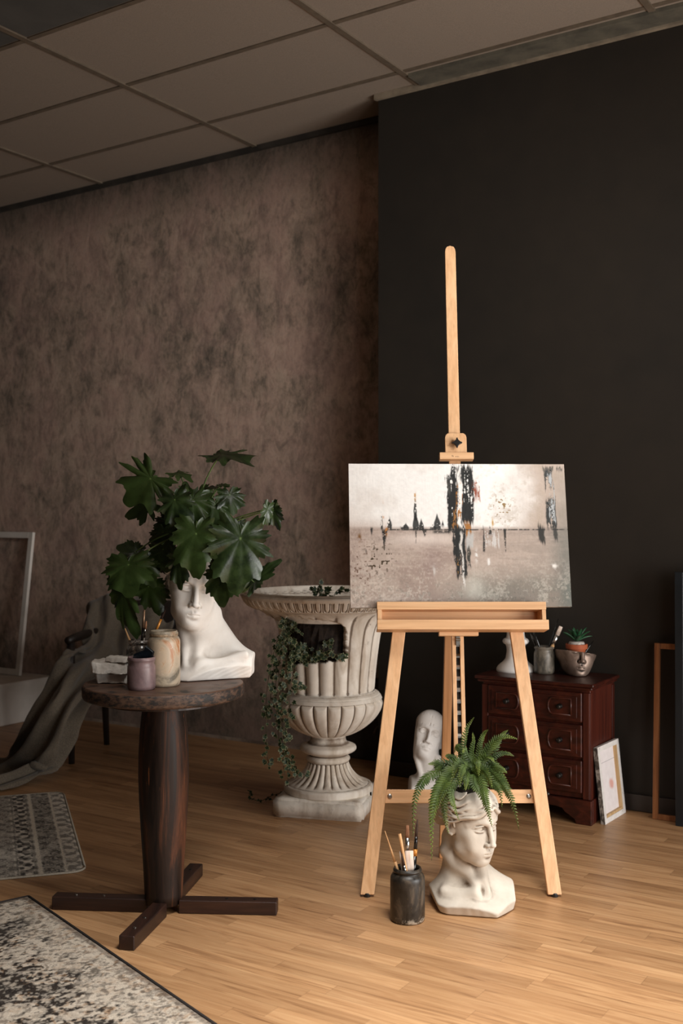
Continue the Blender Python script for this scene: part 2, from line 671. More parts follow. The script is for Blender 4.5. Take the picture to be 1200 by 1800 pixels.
def wavy_hair(e, line=0.745, slope=0.66, size=1.0, amp=0.034, freq=14.0):
    """carved hair: parted in the middle, waves swept back over the ears"""
    R3 = np.array((0.356, 0.49, 0.335)) * size

    def dist(x, f, z):
        ff, zz = f + 0.075, z - 0.70
        k0 = np.sqrt((x / R3[0]) ** 2 + (ff / R3[1]) ** 2 + (zz / R3[2]) ** 2)
        k1 = np.sqrt((x / R3[0] ** 2) ** 2 + (ff / R3[1] ** 2) ** 2 + (zz / R3[2] ** 2) ** 2) + 1e-6
        d = k0 * (k0 - 1) / k1
        ax = np.sqrt(x * x + 0.0006)
        hh = z + slope * np.minimum(ax, 0.33) + 0.35 * np.clip(-f - .05, 0, 1)
        az = np.arctan2(ax, f + 0.10)
        ph = 2 * pi * freq * (hh - line) + 1.25 * np.sin(8.5 * az + 5 * hh) + 0.5 * np.sin(5 * az - 11 * hh)
        rg = 1 - np.sqrt(np.sin(ph / 2) ** 2 + 0.012)
        part = np.exp(-(x / 0.02) ** 2) * (f > 0)
        d = d + amp * rg + 0.02 * part
        edge = (line - 0.01 + 0.012 * np.sin(9 * az) - hh) * 0.8
        return -smin(-d, -edge, 0.045)
    e._op((0, -0.06, 0.68), 0.5, dist, 1, 0.012)
    for s in (-1, 1):                                   # loose locks rolled back along the hairline
        for i in range(4):
            ctrl = [(s * 0.010, 0.400 - .030 * i, line + 0.018 + .034 * i), (s * 0.09, 0.398 - .032 * i, line + .000 + .038 * i), (s * 0.190, 0.330 - .030 * i, line - .055 + .040 * i),
                    (s * 0.275, 0.205 - .024 * i, line - .125 + .042 * i), (s * 0.325, 0.05 - .014 * i, line - .185 + .044 * i), (s * 0.345, -0.10, line - .215 + .046 * i), (s * 0.325, -0.24, line - .235 + .046 * i)]
            cp = catmull(ctrl, 9)
            pts, rad = [], []
            for k_, p in enumerate(cp):
                t = k_ / (len(cp) - 1)
                ph = 2 * pi * (2.6 * t + .37 * i + .13 * s)
                out = Vector((p.x, p.y + .08, 0)).normalized()
                q_ = p + Vector((0, 0, 0.017 * sin(ph))) + out * (0.010 * cos(ph) - .004)
                pts.append(tuple(q_))
                rad.append(0.012 + 0.014 * sin(pi * min(1, t * 1.25 + .10)) ** .7)
            e.chain(pts, rad, 0.007)


def bust(name, vol, fr, mat, parent, org):
    V, Q = vol.mesh()
    return fast_mesh(name, V + np.array(org), Q, mat, parent, cav=26)

# ================================================================== the room
m = Mat('laminate oak')
vec = m.map(rot=(0, 0, 0.5614))
sep = m.n.new('ShaderNodeSeparateXYZ')
m.l.new(vec, sep.inputs[0])
row = m.math('FLOOR', m.math('DIVIDE', sep.outputs[1], 0.066))
wn = m.n.new('ShaderNodeTexWhiteNoise')
wn.noise_dimensions = '1D'
m.l.new(row, wn.inputs['W'])
uu = m.math('ADD', m.math('DIVIDE', sep.outputs[0], 0.62), m.math('MULTIPLY', wn.outputs[0], 7.3))
pid = m.math('FLOOR', uu)
comb = m.n.new('ShaderNodeCombineXYZ')
m.l.new(pid, comb.inputs[0])
m.l.new(row, comb.inputs[1])
wn2 = m.n.new('ShaderNodeTexWhiteNoise')
wn2.noise_dimensions = '3D'
m.l.new(comb.outputs[0], wn2.inputs['Vector'])
comb2 = m.n.new('ShaderNodeCombineXYZ')
m.l.new(m.math('ADD', m.math('MULTIPLY', sep.outputs[0], 1.0), m.math('MULTIPLY', wn2.outputs[0], 37.0)), comb2.inputs[0])
m.l.new(m.math('MULTIPLY', sep.outputs[1], 16.0), comb2.inputs[1])
m.l.new(m.math('MULTIPLY', wn2.outputs[0], 11.0), comb2.inputs[2])
grain = m.noise(2.4, 6, 0.62, 1.2, comb2.outputs[0])
comb3 = m.n.new('ShaderNodeCombineXYZ')
m.l.new(sep.outputs[0], comb3.inputs[0])
m.l.new(m.math('MULTIPLY', sep.outputs[1], 45.0), comb3.inputs[1])
fine = m.noise(5.0, 3, 0.6, 0.3, comb3.outputs[0])
base = m.ramp(grain, (0.25, C(132, 94, 63)), (0.45, C(184, 140, 98)), (0.7, C(206, 164, 120)))
base = m.mix(0.75, base, m.ramp(wn2.outputs[0], (0.0, (.70, .66, .62)), (0.5, (.92, .91, .90)), (1.0, (1.10, 1.10, 1.10))), 'MULTIPLY')
base = m.mix(0.22, base, m.ramp(fine, (0.3, (.6, .55, .5)), (0.62, (1, 1, 1))), 'MULTIPLY')
fr1 = m.math('FRACT', m.math('DIVIDE', sep.outputs[1], 0.066))
fr2 = m.math('FRACT', uu)
e1 = m.math('MAXIMUM', m.math('LESS_THAN', fr1, 0.022), m.math('LESS_THAN', fr2, 0.0025))
base = m.mix(m.math('MULTIPLY', e1, 0.35), base, C(70, 44, 28))
m.set(color=base, rough=m.ramp(fine, (0.2, (.34, .34, .34)), (0.8, (.46, .46, .46))), spec=0.45)
m.bump(fine, 0.05, 0.002)
floor_mat = m.m
q = MB().prism([W(-9, -4.5, -0.06), W(4.5, -4.5, -0.06), W(4.5, 5.3, -0.06), W(-9, 5.3, -0.06)], (0, 0, 0.06))
tag(obj('floor', q, floor_mat, org=(0, 0, 0)), kind='structure')

m = Mat('mottled plaster')
n1 = m.noise(1.1, 4, 0.6, 0.5, m.map((1, 1, 0.8)))
n2 = m.noise(9.5, 8, 0.74, 0.5, m.map((1, 1, 0.65)))
n3 = m.noise(26, 6, 0.75, 0.3, m.map((1, 1, 0.6)))
n4 = m.noise(3.1, 5, 0.65, 0.5, m.map((1, 1, 1), loc=(4, 2, 7)))
n5 = m.noise(60, 4, 0.7, 0.3, m.map((1, 1, 0.45)))
k = m.math('ADD', m.math('MULTIPLY', n1, 0.16), m.math('ADD', m.math('MULTIPLY', n2, 0.42), m.math('ADD', m.math('MULTIPLY', n3, 0.32), m.math('MULTIPLY', n5, 0.10))))
base = m.ramp(k, (0.38, C(92, 84, 77)), (0.46, C(142, 126, 112)), (0.52, C(182, 158, 140)), (0.61, C(212, 186, 166)))
base = m.mix(m.math('MULTIPLY', m.ramp(n4, (0.42, (0, 0, 0)), (0.62, (1, 1, 1))), 0.40), base, C(196, 158, 146))
base = m.mix(m.math('MULTIPLY', m.ramp(n3, (0.54, (0, 0, 0)), (0.68, (1, 1, 1))), 0.40), base, C(98, 92, 94))
base = m.mix(m.math('MULTIPLY', m.ramp(n4, (0.36, (1, 1, 1)), (0.48, (0, 0, 0))), 0.22), base, C(104, 92, 80))
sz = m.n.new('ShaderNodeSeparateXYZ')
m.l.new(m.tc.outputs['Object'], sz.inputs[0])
# uneven darker bands under the ceiling and along the floor
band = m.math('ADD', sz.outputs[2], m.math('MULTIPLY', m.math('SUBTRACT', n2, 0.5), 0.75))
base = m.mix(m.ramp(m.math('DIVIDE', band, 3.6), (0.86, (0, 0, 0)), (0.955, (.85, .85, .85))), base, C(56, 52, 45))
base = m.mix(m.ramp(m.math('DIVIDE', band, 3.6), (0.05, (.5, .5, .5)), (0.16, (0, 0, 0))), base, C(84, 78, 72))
m.set(color=base, rough=0.85, spec=0.25)
m.bump(n2, 0.25, 0.02)
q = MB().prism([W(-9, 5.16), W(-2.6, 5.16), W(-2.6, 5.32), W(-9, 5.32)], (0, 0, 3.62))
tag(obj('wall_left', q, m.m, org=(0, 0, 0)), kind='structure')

m = Mat('dark brown wall paint')
n1 = m.noise(1.3, 4, 0.5)
n2 = m.noise(9, 5, 0.6)
m.set(color=m.mix(0.4, m.ramp(n1, (0.35, C(38, 34, 29)), (0.65, C(46, 40, 33))), m.ramp(n2, (0.3, C(36, 32, 28)), (0.7, C(46, 40, 34)))), rough=0.62, spec=0.3)
m.bump(n2, 0.05, 0.01)
dark_wall = m.m
q = MB().prism([W(-2.86, 4.90), W(3.6, 4.90), W(3.6, 5.16), W(-2.86, 5.16)], (0, 0, 3.62))
tag(obj('wall_back', q, dark_wall, org=(0, 0, 0)), kind='structure')

pale_base = simple('pale plaster edge', (120, 104, 92), (176, 158, 142), .8, 7)
q = MB().prism([W(-5.4, 5.148), W(-2.9, 5.148), W(-2.9, 5.16), W(-5.4, 5.16)], (0, 0, .016))
tag(obj('baseboard_left', q, pale_base, org=(0, 0, 0)), kind='structure')
m = Mat('dark skirting')
m.set(color=C(52, 45, 40), rough=0.5)
q = MB().prism([W(-2.87, 4.885), W(3.6, 4.885), W(3.6, 4.90), W(-2.87, 4.90)], (0, 0, 0.075))
tag(obj('baseboard_back', q, m.m, org=(0, 0, 0), bevel=0.004), kind='structure')


def cz(u):      # the suspended ceiling hangs a little out of level
    return 3.45 + 0.02 * (u + 2.9)


m = Mat('ceiling tiles')
n1 = m.noise(210, 2, 0.5)
n2 = m.noise(0.8, 3, 0.5)
m.set(color=m.mix(0.25, C(150, 136, 122), m.ramp(n1, (0.35, C(124, 112, 100)), (0.6, C(164, 150, 136)))), rough=0.95, spec=0.1)
m.bump(n1, 0.2, 0.002)
q = MB().hexa([W(-9, -4.5, cz(-9)), W(4.5, -4.5, cz(4.5)), W(4.5, 5.3, cz(4.5)), W(-9, 5.3, cz(-9)),
               W(-9, -4.5, cz(-9) + .12), W(4.5, -4.5, cz(4.5) + .12), W(4.5, 5.3, cz(4.5) + .12), W(-9, 5.3, cz(-9) + .12)])
tag(obj('ceiling', q, m.m, org=(0, 0, 0)), kind='structure')
grid_mat = simple('ceiling grid', (96, 84, 70), (112, 98, 82), 0.6, 20)
q = MB()
for i in range(13):
    d = 4.70 - 0.628 * i
    q.hexa([W(a, b, cz(a) - c_) for c_ in (.006, -.004) for a, b in ((-8.9, d - .013), (4.4, d - .013), (4.4, d + .013), (-8.9, d + .013))])
for i in range(11):
    u = -8.63 + 1.203 * i
    d1 = 5.155 if u < -2.87 else 4.895
    q.hexa([W(a, b, cz(a) - c_) for c_ in (.009, -.004) for a, b in ((u - .015, -4.4), (u + .015, -4.4), (u + .015, d1), (u - .015, d1))])
tag(obj('trim_1', q, grid_mat, org=(0, 0, 0)), kind='structure')
edge_mat = simple('dusty ceiling edge', (78, 74, 64), (104, 98, 84), 0.8, 9)
q = MB().hexa([W(a, b, cz(a) - c_) for c_ in (.018, -.004) for a, b in ((-2.60, 4.74), (3.6, 4.74), (3.6, 4.897), (-2.60, 4.897))])
tag(obj('trim_2', q, edge_mat, org=(0, 0, 0)), kind='structure')
pale_edge = simple('pale wall angle', (120, 108, 92), (150, 136, 116), 0.7, 14)
q = MB().hexa([W(a, b, cz(a) - c_) for c_ in (.028, .001) for a, b in ((-2.87, 4.872), (3.6, 4.872), (3.6, 4.897), (-2.87, 4.897))])
tag(obj('trim_3', q, pale_edge, org=(0, 0, 0)), kind='structure')
dark_edge = simple('dark wall angle', (40, 36, 32), (62, 56, 49), 0.7, 6)
q = MB().hexa([W(a, b, cz(a) - c_) for c_ in (.03, .001) for a, b in ((-9, 5.135), (-2.87, 5.135), (-2.87, 5.158), (-9, 5.158))])
tag(obj('trim_4', q, dark_edge, org=(0, 0, 0)), kind='structure')

dark_tile = simple('dark ceiling panel', (70, 68, 64), (84, 81, 76), 0.9, 3)
q = MB()
for k_ in range(5):
    u0 = -8.63 + 1.203 * k_
    q.hexa([W(a, b, cz(a) - c_) for c_ in (.003, -.004) for a, b in ((u0 + .02, 2.83), (u0 + 1.183, 2.83), (u0 + 1.183, 3.425), (u0 + .02, 3.425))])
tag(obj('trim_5', q, dark_tile, org=(0, 0, 0)), kind='structure')

# ================================================================== materials shared by things
bam = [wood('bamboo %s' % 'xyz'[i], (216, 166, 120), (230, 184, 138), (236, 194, 150), 0.42, i, 1.0, 0.45) for i in range(3)]
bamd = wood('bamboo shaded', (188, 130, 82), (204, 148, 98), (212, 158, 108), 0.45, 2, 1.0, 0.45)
black_plastic = simple('black plastic', (22, 22, 22), (30, 29, 28), 0.35, 20)
steel = simple('steel', (140, 136, 128), (176, 171, 164), 0.32, 30, metal=1.0)
dark_iron = simple('dark iron', (40, 38, 36), (58, 54, 50), 0.45, 30, metal=0.8)
plaster_white = plaster('white plaster', (240, 235, 228), (228, 221, 212), (128, 108, 90), 0.45)
plaster_aged = plaster('aged plaster', (216, 207, 193), (196, 185, 170), (98, 78, 58), 1.0)
plaster_clean = plaster('clean plaster', (242, 236, 230), (232, 225, 217), (150, 136, 124), 0.4)

# ================================================================== easel
EO = Vector((0.0, 3.85, 0.0))
TH = radians(12.0)
VD = Vector((0, sin(TH), cos(TH)))
ND = Vector((0, -cos(TH), sin(TH)))
XD = Vector((1, 0, 0))


def E(x, v, n=0.0):
    return EO + XD * x + VD * v + ND * n


def ebox(mb, x0, x1, v0, v1, n0, n1):
    return mb.hexa([E(x0, v0, n0), E(x1, v0, n0), E(x1, v0, n1), E(x0, v0, n1), E(x0, v1, n0), E(x1, v1, n0), E(x1, v1, n1), E(x0, v1, n1)])


easel = thing('easel', 'tall light bamboo studio easel holding a wide abstract painting', 'easel', (0.42, 3.98, 0))


def leg_pos(s, v):
    x0, x1 = (0.088, 0.208) if s < 0 else (0.737, 0.633)
    return x0 + (x1 - x0) * v / 0.917


for s in (-1, 1):
    q = MB()
    a, b = 0.007, 1.36
    w = 0.024
    q.hexa([E(leg_pos(s, v) + i * w, v, n) for v in (a, b) for i, n in ((-1, -.011), (1, -.011), (1, .011), (-1, .011))])
    lg = obj('leg', q, bam[2], easel, bevel=0.003)
    q = MB().lathe(E(leg_pos(s, 0.0), 0.0, 0.0) * 1.0, [(0.010, 0.0), (0.012, 0.001), (0.012, 0.010), (0.010, 0.014)], 16)
    for p in q.v:
        pass
    obj('foot_pad', q, black_plastic, lg, smooth=False)
    q = MB()
    c = E(leg_pos(s, 0.335) + s * 0.026, 0.345, 0.0)
    q.tube([c, c + XD * s * 0.006], [0.007, 0.005], 10)
    obj('bolt', q, dark_iron, lg)
# rear leg, hinged behind the mast
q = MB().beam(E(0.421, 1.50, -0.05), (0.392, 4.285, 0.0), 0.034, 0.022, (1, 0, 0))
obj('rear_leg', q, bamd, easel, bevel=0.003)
# lower crossbar with its screws
q = ebox(MB(), leg_pos(-1, .33) + .0, leg_pos(1, .33) - .0, 0.312, 0.359, -0.031, -0.0115)
cb = obj('crossbar', q, bam[0], easel, bevel=0.002)
for x in (leg_pos(-1, .335) + 0.038, leg_pos(1, .335) - 0.038):
    q = MB()
    c = E(x, 0.336, -0.0115)
    q.tube([c, c + ND * 0.003, c + ND * 0.005], [0.0085, 0.008, 0.004], 14)
    obj('screw', q, steel, cb)
q = ebox(MB(), 0.25, 0.60, 1.30, 1.345, -0.033, -0.0115)
obj('top_crossbar', q, bam[0], easel, bevel=0.002)
# mast: two rails with the ratchet between, then the sliding board above
q = MB()
ebox(q, 0.3985, 0.4125, 0.05 + .26, 1.30, -0.011, 0.013)
ebox(q, 0.4275, 0.4415, 0.05 + .26, 1.30, -0.011, 0.013)
ebox(q, 0.4125, 0.4275, 0.31, 1.30, -0.011, -0.006)
rail = obj('mast_rail', q, bam[2], easel, bevel=0.0015)
q = ebox(MB(), 0.4130, 0.4270, 0.32, 0.93, -0.0058, -0.003)
rat = obj('ratchet', q, dark_iron, easel)
for i in range(15):
    v = 0.335 + 0.0405 * i
    q = ebox(MB(), 0.4130, 0.4270, v, v + 0.006, -0.003, 0.008)
    q.hexa([E(x, v_, n) for v_, n0 in ((v + .0058, .004), (v + .015, -.002)) for x, n in ((.4132, -.003), (.4268, -.003), (.4268, n0), (.4132, n0))])
    obj('ratchet_tooth', q, steel, rat)
q = MB()
pts = [(-.0218, 1.25), (.0218, 1.25)] + [(.0218 * cos(t) if False else x, y) for x, y in [(.0205, 2.385), (.0185, 2.398), (.013, 2.407), (0, 2.411), (-.013, 2.407), (-.0185, 2.398), (-.0205, 2.385)] for t in (0,)]
q.prism([E(0.4215 + x, v, 0.0135) for x, v in pts], ND * 0.016)
obj('mast', q, bam[2], easel, bevel=0.002)
# top clamp
q = MB()
pr = [(-.040, 1.572), (.040, 1.572), (.040, 1.632), (.037, 1.643), (.028, 1.649), (-.028, 1.649), (-.037, 1.643), (-.040, 1.632)]
q.prism([E(0.4245 + x, v, 0.030) for x, v in pr], ND * 0.022)
clamp = obj('clamp_block', q, bam[2], easel, bevel=0.002)
q = ebox(MB(), 0.362, 0.488, 1.546, 1.5715, 0.026, 0.066)
ldg = obj('clamp_ledge', q, bam[0], clamp, bevel=0.002)
q = MB()                                                                # worn, unreadable maker's stamp
for x, v, w_, h_ in ((.4085, 1.5575, .003, .004), (.4125, 1.5565, .002, .003), (.4205, 1.5545, .0016, .0028), (.4235, 1.5548, .0016, .0034), (.4265, 1.5545, .0014, .0028), (.4295, 1.5552, .0012, .0050), (.4325, 1.5545, .0014, .0026)):
    ebox(q, x - w_ / 2, x + w_ / 2, v - h_ / 2, v + h_ / 2, .0655, .0662)
obj('stamp', q, simple('faded ink', (96, 70, 52), (120, 90, 66), .8), ldg)
q = MB()
kc = E(0.427, 1.607, 0.052)
q.tube([kc, kc + ND * 0.010], 0.006, 12)
kc2 = kc + ND * 0.010
poly = []
for i in range(32):
    t = 2 * pi * i / 32 + 0.3
    r = 0.0115 + 0.0085 * max(0, cos(4 * t)) ** 1.5
    poly.append(kc2 + XD * r * cos(t) + VD * r * sin(t))
q.prism(poly, ND * 0.012)
obj('star_knob', q, black_plastic, clamp, bevel=0.0015)
# tray box
TX0, TX1 = 0.126, 0.729
q = ebox(MB(), TX0, TX1, 0.985, 1.000, 0.0135, 0.075)          # shelf the canvas stands on
ebox(q, TX0, TX1, 0.985, 1.0135, 0.075, 0.092)
tray = obj('canvas_ledge', q, bam[0], easel, bevel=0.002)
q = ebox(MB(), TX0 + .002, TX1 - .002, 0.918, 0.985, 0.0135, 0.026)
obj('tray_back', q, bam[0], easel, bevel=0.001)
q = ebox(MB(), TX0, TX1 + .004, 0.918, 0.947, 0.096, 0.112)
ebox(q, TX0, TX1 + .004, 0.912, 0.922, 0.0135, 0.112)
obj('tray_front', q, bam[0], easel, bevel=0.002)
for x0, x1, xs in ((TX0 + .002, TX0 + .016, .02), (TX1 - .016, TX1 - .002, -.02)):
    q = MB().hexa([E(x, v, n) for v in (0.918, 0.985) for x, n in ((x0 + xs * .3, .026), (x1 + xs * .3, .026), (x1, .0945), (x0, .0945))])
    obj('tray_end', q, bam[2], easel, bevel=0.001)
q = ebox(MB(), 0.350, 0.492, 0.897, 0.9118, 0.014, 0.040)
lt = obj('tray_bracket', q, bam[0], easel, bevel=0.002)
q = ebox(MB(), 0.413, 0.427, 0.865, 0.897, 0.010, 0.020)
q.tube([E(0.412, 0.885, 0.020), E(0.428, 0.885, 0.020)], 0.005, 10)
obj('latch', q, steel, lt)

# ------------------------------------------------------------------ the painting on the easel
ny, nx = 460, 700
U, Vv = np.meshgrid(np.linspace(0, 1, nx), np.linspace(1, 0, ny)[::1])
U, Vv = np.meshgrid(np.linspace(0, 1, nx), np.linspace(0, 1, ny))      # row 0 is the lower edge
hz = 0.535
N1, N2, N3, N4 = fbm(ny, nx, 4, 6, 6), fbm(ny, nx, 12, 16, 5), fbm(ny, nx, 50, 70, 3), fbm(ny, nx, 90, 150, 2)
NV = fbm(ny, nx, 8, 150, 3)          # upright streaks
NH = fbm(ny, nx, 60, 8, 3)


def sm(a, b, x):
    t = np.clip((x - a) / (b - a), 0, 1)
    return t * t * (3 - 2 * t)


def lay(col, mask, c):
    c = linc(c)
    return col * (1 - mask[..., None]) + c * mask[..., None]


col = np.ones((ny, nx, 3)) * linc((248, 246, 242))
upper = sm(hz - .01, hz + .03, Vv)
pinkm = np.clip(sm(.60, .90, U + .35 * (N1 - .5)) * .95 + sm(.17, -.05, U) * .15, 0, 1)
col = lay(col, pinkm, (184, 166, 152))
col = lay(col, np.clip(sm(.50, .70, .6 * N2 + .4 * N3) * .4 * sm(.45, .7, U), 0, 1), (172, 158, 140))
col = lay(col, np.clip(sm(.5, .75, N1) * .35, 0, 1), (206, 192, 180))
col = lay(col, np.clip(sm(hz + .13, hz, Vv + .1 * (N1 - .5)) * sm(.3, .05, U) * .8, 0, 1), (190, 170, 158))
low = 1 - upper
col = lay(col, low, (176, 160, 148))
col = lay(col, low * sm(.44, .60, N1) * .8, (156, 137, 127))
col = lay(col, low * sm(.46, .64, .4 * N2 + .6 * N4) * .4, (196, 178, 166))
col = lay(col, low * sm(.55, .95, U + .2 * (N2 - .5)) * .55, (148, 138, 128))
col = lay(col, low * sm(.50, .62, NH * .5 + N2 * .5) * .35, (196, 178, 166))
col = lay(col, low * np.exp(-((U - .34) / .17) ** 2 - ((Vv - .47) / .045) ** 2) * .9, (222, 208, 198))
col = lay(col, low * np.exp(-((U - .37) / .05) ** 2 - ((Vv - .3) / .1) ** 2) * .45, (140, 116, 112))
col = lay(col, low * np.clip(sm(.30, .02, Vv + .25 * (N1 - .5)) * sm(.32, .62, U + .1 * (N2 - .5)) * .95, 0, 1), (112, 112, 102))
col = lay(col, low * np.clip(sm(.22, .0, Vv + .2 * (N2 - .5)) * .5, 0, 1), (150, 134, 124))
col = lay(col, np.clip(sm(.88, 1.0, U + .08 * (N2 - .5)) * (1 - Vv) ** .7 * .9, 0, 1), (98, 104, 98))
col = lay(col, low * sm(.46, .66, .4 * N2 + .3 * N3 + .3 * N4) * sm(.4, .1, Vv) * .45, (206, 198, 186))
col = lay(col, low * sm(.60, .70, N3) * sm(.35, .05, Vv) * .35, (84, 86, 78))
col = lay(col, low * np.exp(-((U - .56) / .05) ** 2 - ((Vv - .13) / .08) ** 2) * .6, (205, 203, 192))


def stroke(u0, u1, v0, v1, c, dens=.55, soft=.004, streak=NV, wob=.022):
    """a dry upright palette-knife mark"""
    global col
    uu_ = U + wob * (N2 - .5)
    mk = sm(u0 - soft, u0 + soft, uu_) * sm(u1 + soft, u1 - soft, uu_)
    vv_ = Vv + .10 * (NV - .5)
    mk = mk * sm(v0 - .02, v0 + .02, vv_) * sm(v1 + .02, v1 - .02, vv_)
    mk = mk * sm(.725 - .35 * dens - .03, .725 - .35 * dens + .04, .45 * streak + .15 * N3 + .2 * N2 + .2 * N4 + .09)
    col = lay(col, np.clip(mk, 0, 1), c)


BK = (30, 31, 30)
stroke(.450, .500, hz, .90, BK, .72)
stroke(.517, .572, hz + .04, .98, BK, .78)
stroke(.455, .475, hz + .02, .70, BK, .7)
stroke(.47, .52, .88, .995, BK, .55)
stroke(.44, .47, .80, .92, (70, 70, 64), .40)
stroke(.497, .512, .60, .97, (244, 240, 234), .5)
stroke(.478, .53, .20, hz + .02, BK, .78)
stroke(.47, .485, .30, hz, BK, .52)
stroke(.535, .552, .26, hz, (60, 60, 54), .5)
stroke(.503, .515, .15, .52, (214, 210, 204), .50)
stroke(.535, .565, .42, .53, (188, 186, 182), .62)
stroke(.61, .68, .43, .53, (204, 200, 196), .50)
stroke(.53, .56, hz - .02, hz + .05, (166, 112, 52), .45)
stroke(.49, .52, .62, .86, (178, 120, 56), .28)
stroke(.47, .50, .56, .68, (150, 104, 54), .30)
stroke(.57, .60, .76, .90, (160, 90, 60), .20)
stroke(.485, .50, .22, .34, (150, 108, 50), .35)
stroke(.903, .945, .82, .97, (50, 52, 52), .62)
stroke(.905, .950, hz, .76, (46, 48, 46), .68)
stroke(.92, .945, .60, .93, (176, 180, 182), .45)
stroke(.90, .99, .965, .99, (64, 64, 58), .45)
stroke(.866, .894, .46, .57, (46, 44, 40), .75)
stroke(.938, .955, .46, .55, (60, 58, 54), .5)
for uc, wd, h0, h1 in ((.155, .014, .40, hz - .01), (.16, .022, .45, hz), (.148, .006, hz, .66), (.182, .014, hz, .63), (.255, .02, hz, .58), (.240, .03, hz - .0, .555),
                       (.302, .020, hz - .005, .66), (.302, .010, .6, .78), (.328, .016, hz - .005, .61), (.40, .020, hz, .645), (.425, .008, hz + .02, .60), (.38, .02, hz, .57),
                       (.10, .012, .50, .55), (.61, .006, .38, hz + .03), (.64, .01, .50, .56), (.71, .012, .38, .54), (.075, .004, .36, .40), (.34, .02, .49, .54), (.30, .006, .44, .53)):
    # spires that taper to the top
    tw = 1.35 * wd * (1 - .85 * sm(h0 + .3 * (h1 - h0), h1, Vv)) if h1 > hz + .02 else wd * (.3 + .7 * sm(h0, h1, Vv))
    uu_ = U + .010 * (N2 - .5)
    mk = sm(tw * .55 + .003, tw * .55 - .003, np.abs(uu_ - uc)) * sm(h0 - .01, h0 + .01, Vv) * sm(h1 + .01, h1 - .01, Vv)
    mk = mk * sm(.38, .46, .3 * N3 + .35 * NV + .35 * N4)
    col = lay(col, np.clip(mk, 0, 1) * .96, BK)
mk = np.exp(-((Vv - hz + .004 * (N2 - .5)) / .0045) ** 2) * sm(.15, .17, U) * sm(.40, .60, .5 * N2 + .5 * NV + .1 * (U < .5))
col = lay(col, np.clip(mk, 0, 1), BK)
mk = np.exp(-((Vv - hz + .015) / .012) ** 2) * sm(.37, .39, U) * sm(.49, .47, U) * .9 * sm(.4, .5, N3)
col = lay(col, np.clip(mk, 0, 1), BK)
for uc, vc, a, b, c in ((.155, .66, .004, .05, (196, 138, 70)), (.045, .48, .008, .03, (120, 84, 44)), (.302, .77, .004, .03, (200, 150, 80)), (.168, .53, .006, .03, (180, 120, 60)),
                        (.58, .80, .012, .05, (150, 80, 60)), (.655, .58, .004, .03, (200, 160, 90)), (.575, .35, .006, .04, (226, 224, 220)), (.63, .31, .006, .03, (228, 226, 222)),
                        (.93, .28, .012, .015, (226, 222, 216)), (.38, .25, .006, .03, (196, 188, 182)), (.80, .03, .010, .010, (40, 40, 38))):
    mk = np.exp(-((U - uc) / a) ** 2 - ((Vv - vc) / b) ** 2) * sm(.35, .55, N3)
    col = lay(col, np.clip(mk * 1.2, 0, 1), c)
# spatter on the left
sp = sm(.66, .72, fbm(ny, nx, 60, 90, 2)) * np.exp(-((U - .13) / .07) ** 2 - ((Vv - .33) / .10) ** 2)
col = lay(col, np.clip(sp * 1.5, 0, 1), (74, 60, 44))
sp = sm(.64, .72, fbm(ny, nx, 70, 80, 2)) * np.exp(-((U - .70) / .05) ** 2 - ((Vv - .68) / .10) ** 2)
col = lay(col, np.clip(sp * 1.2, 0, 1), (150, 124, 80))
sp = sm(.68, .74, fbm(ny, nx, 60, 90, 2)) * np.exp(-((U - .05) / .06) ** 2 - ((Vv - .25) / .2) ** 2)
col = lay(col, np.clip(sp, 0, 1), (110, 84, 70))
col = col * (0.94 + .12 * N3[..., None])
PSI = radians(3.5)
pu = Vector((cos(PSI), sin(PSI), 0))
pw = Vector((-sin(PSI) * sin(TH), cos(PSI) * sin(TH), cos(TH)))
pn = pu.cross(pw).normalized()          # towards the viewer
PO = P(616, 1068.5, 3.985)
PWD, PHT = 0.803, 0.532
m = Mat('canvas edge')
m.set(color=m.ramp(m.noise(20, 4, 0.6), (0.4, C(120, 110, 100)), (0.6, C(196, 186, 176))), rough=0.8)
q = MB()
b4 = [PO, PO + pu * PWD, PO + pu * PWD - pn * 0.019, PO - pn * 0.019]
q.hexa(b4 + [p + pw * PHT for p in b4])
pt = obj('painting', q, m.m, bevel=0.0015)
tag(pt, 'wide abstract painting in white, mauve and black strokes on the easel', 'painting')
rel = 0.0006 * (N3 - .5) + .0003 * (NV - .5)
VV = (np.array(PO)[None, None] + U[..., None] * np.array(pu) * PWD + Vv[..., None] * np.array(pw) * PHT + (0.0011 + rel)[..., None] * np.array(pn)).reshape(-1, 3)
m = Mat('oil paint')
m.set(color=m.attr('paint').outputs['Color'], rough=0.55, spec=0.35)
fast_mesh('painted_surface', VV, grid_quads(ny, nx), m.m, pt, cols=np.clip(col, 0, 1).reshape(-1, 3))

# ================================================================== pedestal table
wood_dark = wood('dark table wood', (26, 19, 15), (46, 31, 22), (78, 48, 30), 0.42, 2, 0.7, 0.5, 0.25)
m = Mat('table column')
n = m.noise(1.4, 6, 0.65, 0.8, m.map((16, 16, 1.3)))
sc_ = m.noise(1.0, 4, 0.7, 0.3, m.map((70, 70, 7), loc=(2, 1, 0.4)))
hz_ = m.n.new('ShaderNodeSeparateXYZ')
m.l.new(m.tc.outputs['Generated'], hz_.inputs[0])
c0 = m.ramp(n, (0.35, C(20, 14, 11)), (0.52, C(42, 27, 19)), (0.70, C(96, 56, 34)))
worn = m.math('MULTIPLY', m.ramp(sc_, (0.64, (0, 0, 0)), (0.72, (1, 1, 1))), m.ramp(hz_.outputs[2], (0.35, (0, 0, 0)), (0.7, (1, 1, 1))))
m.set(color=m.mix(m.math('MULTIPLY', worn, .8), c0, C(150, 92, 54)), rough=m.ramp(n, (.3, (.42, .42, .42)), (.7, (.68, .68, .68))), spec=0.3)
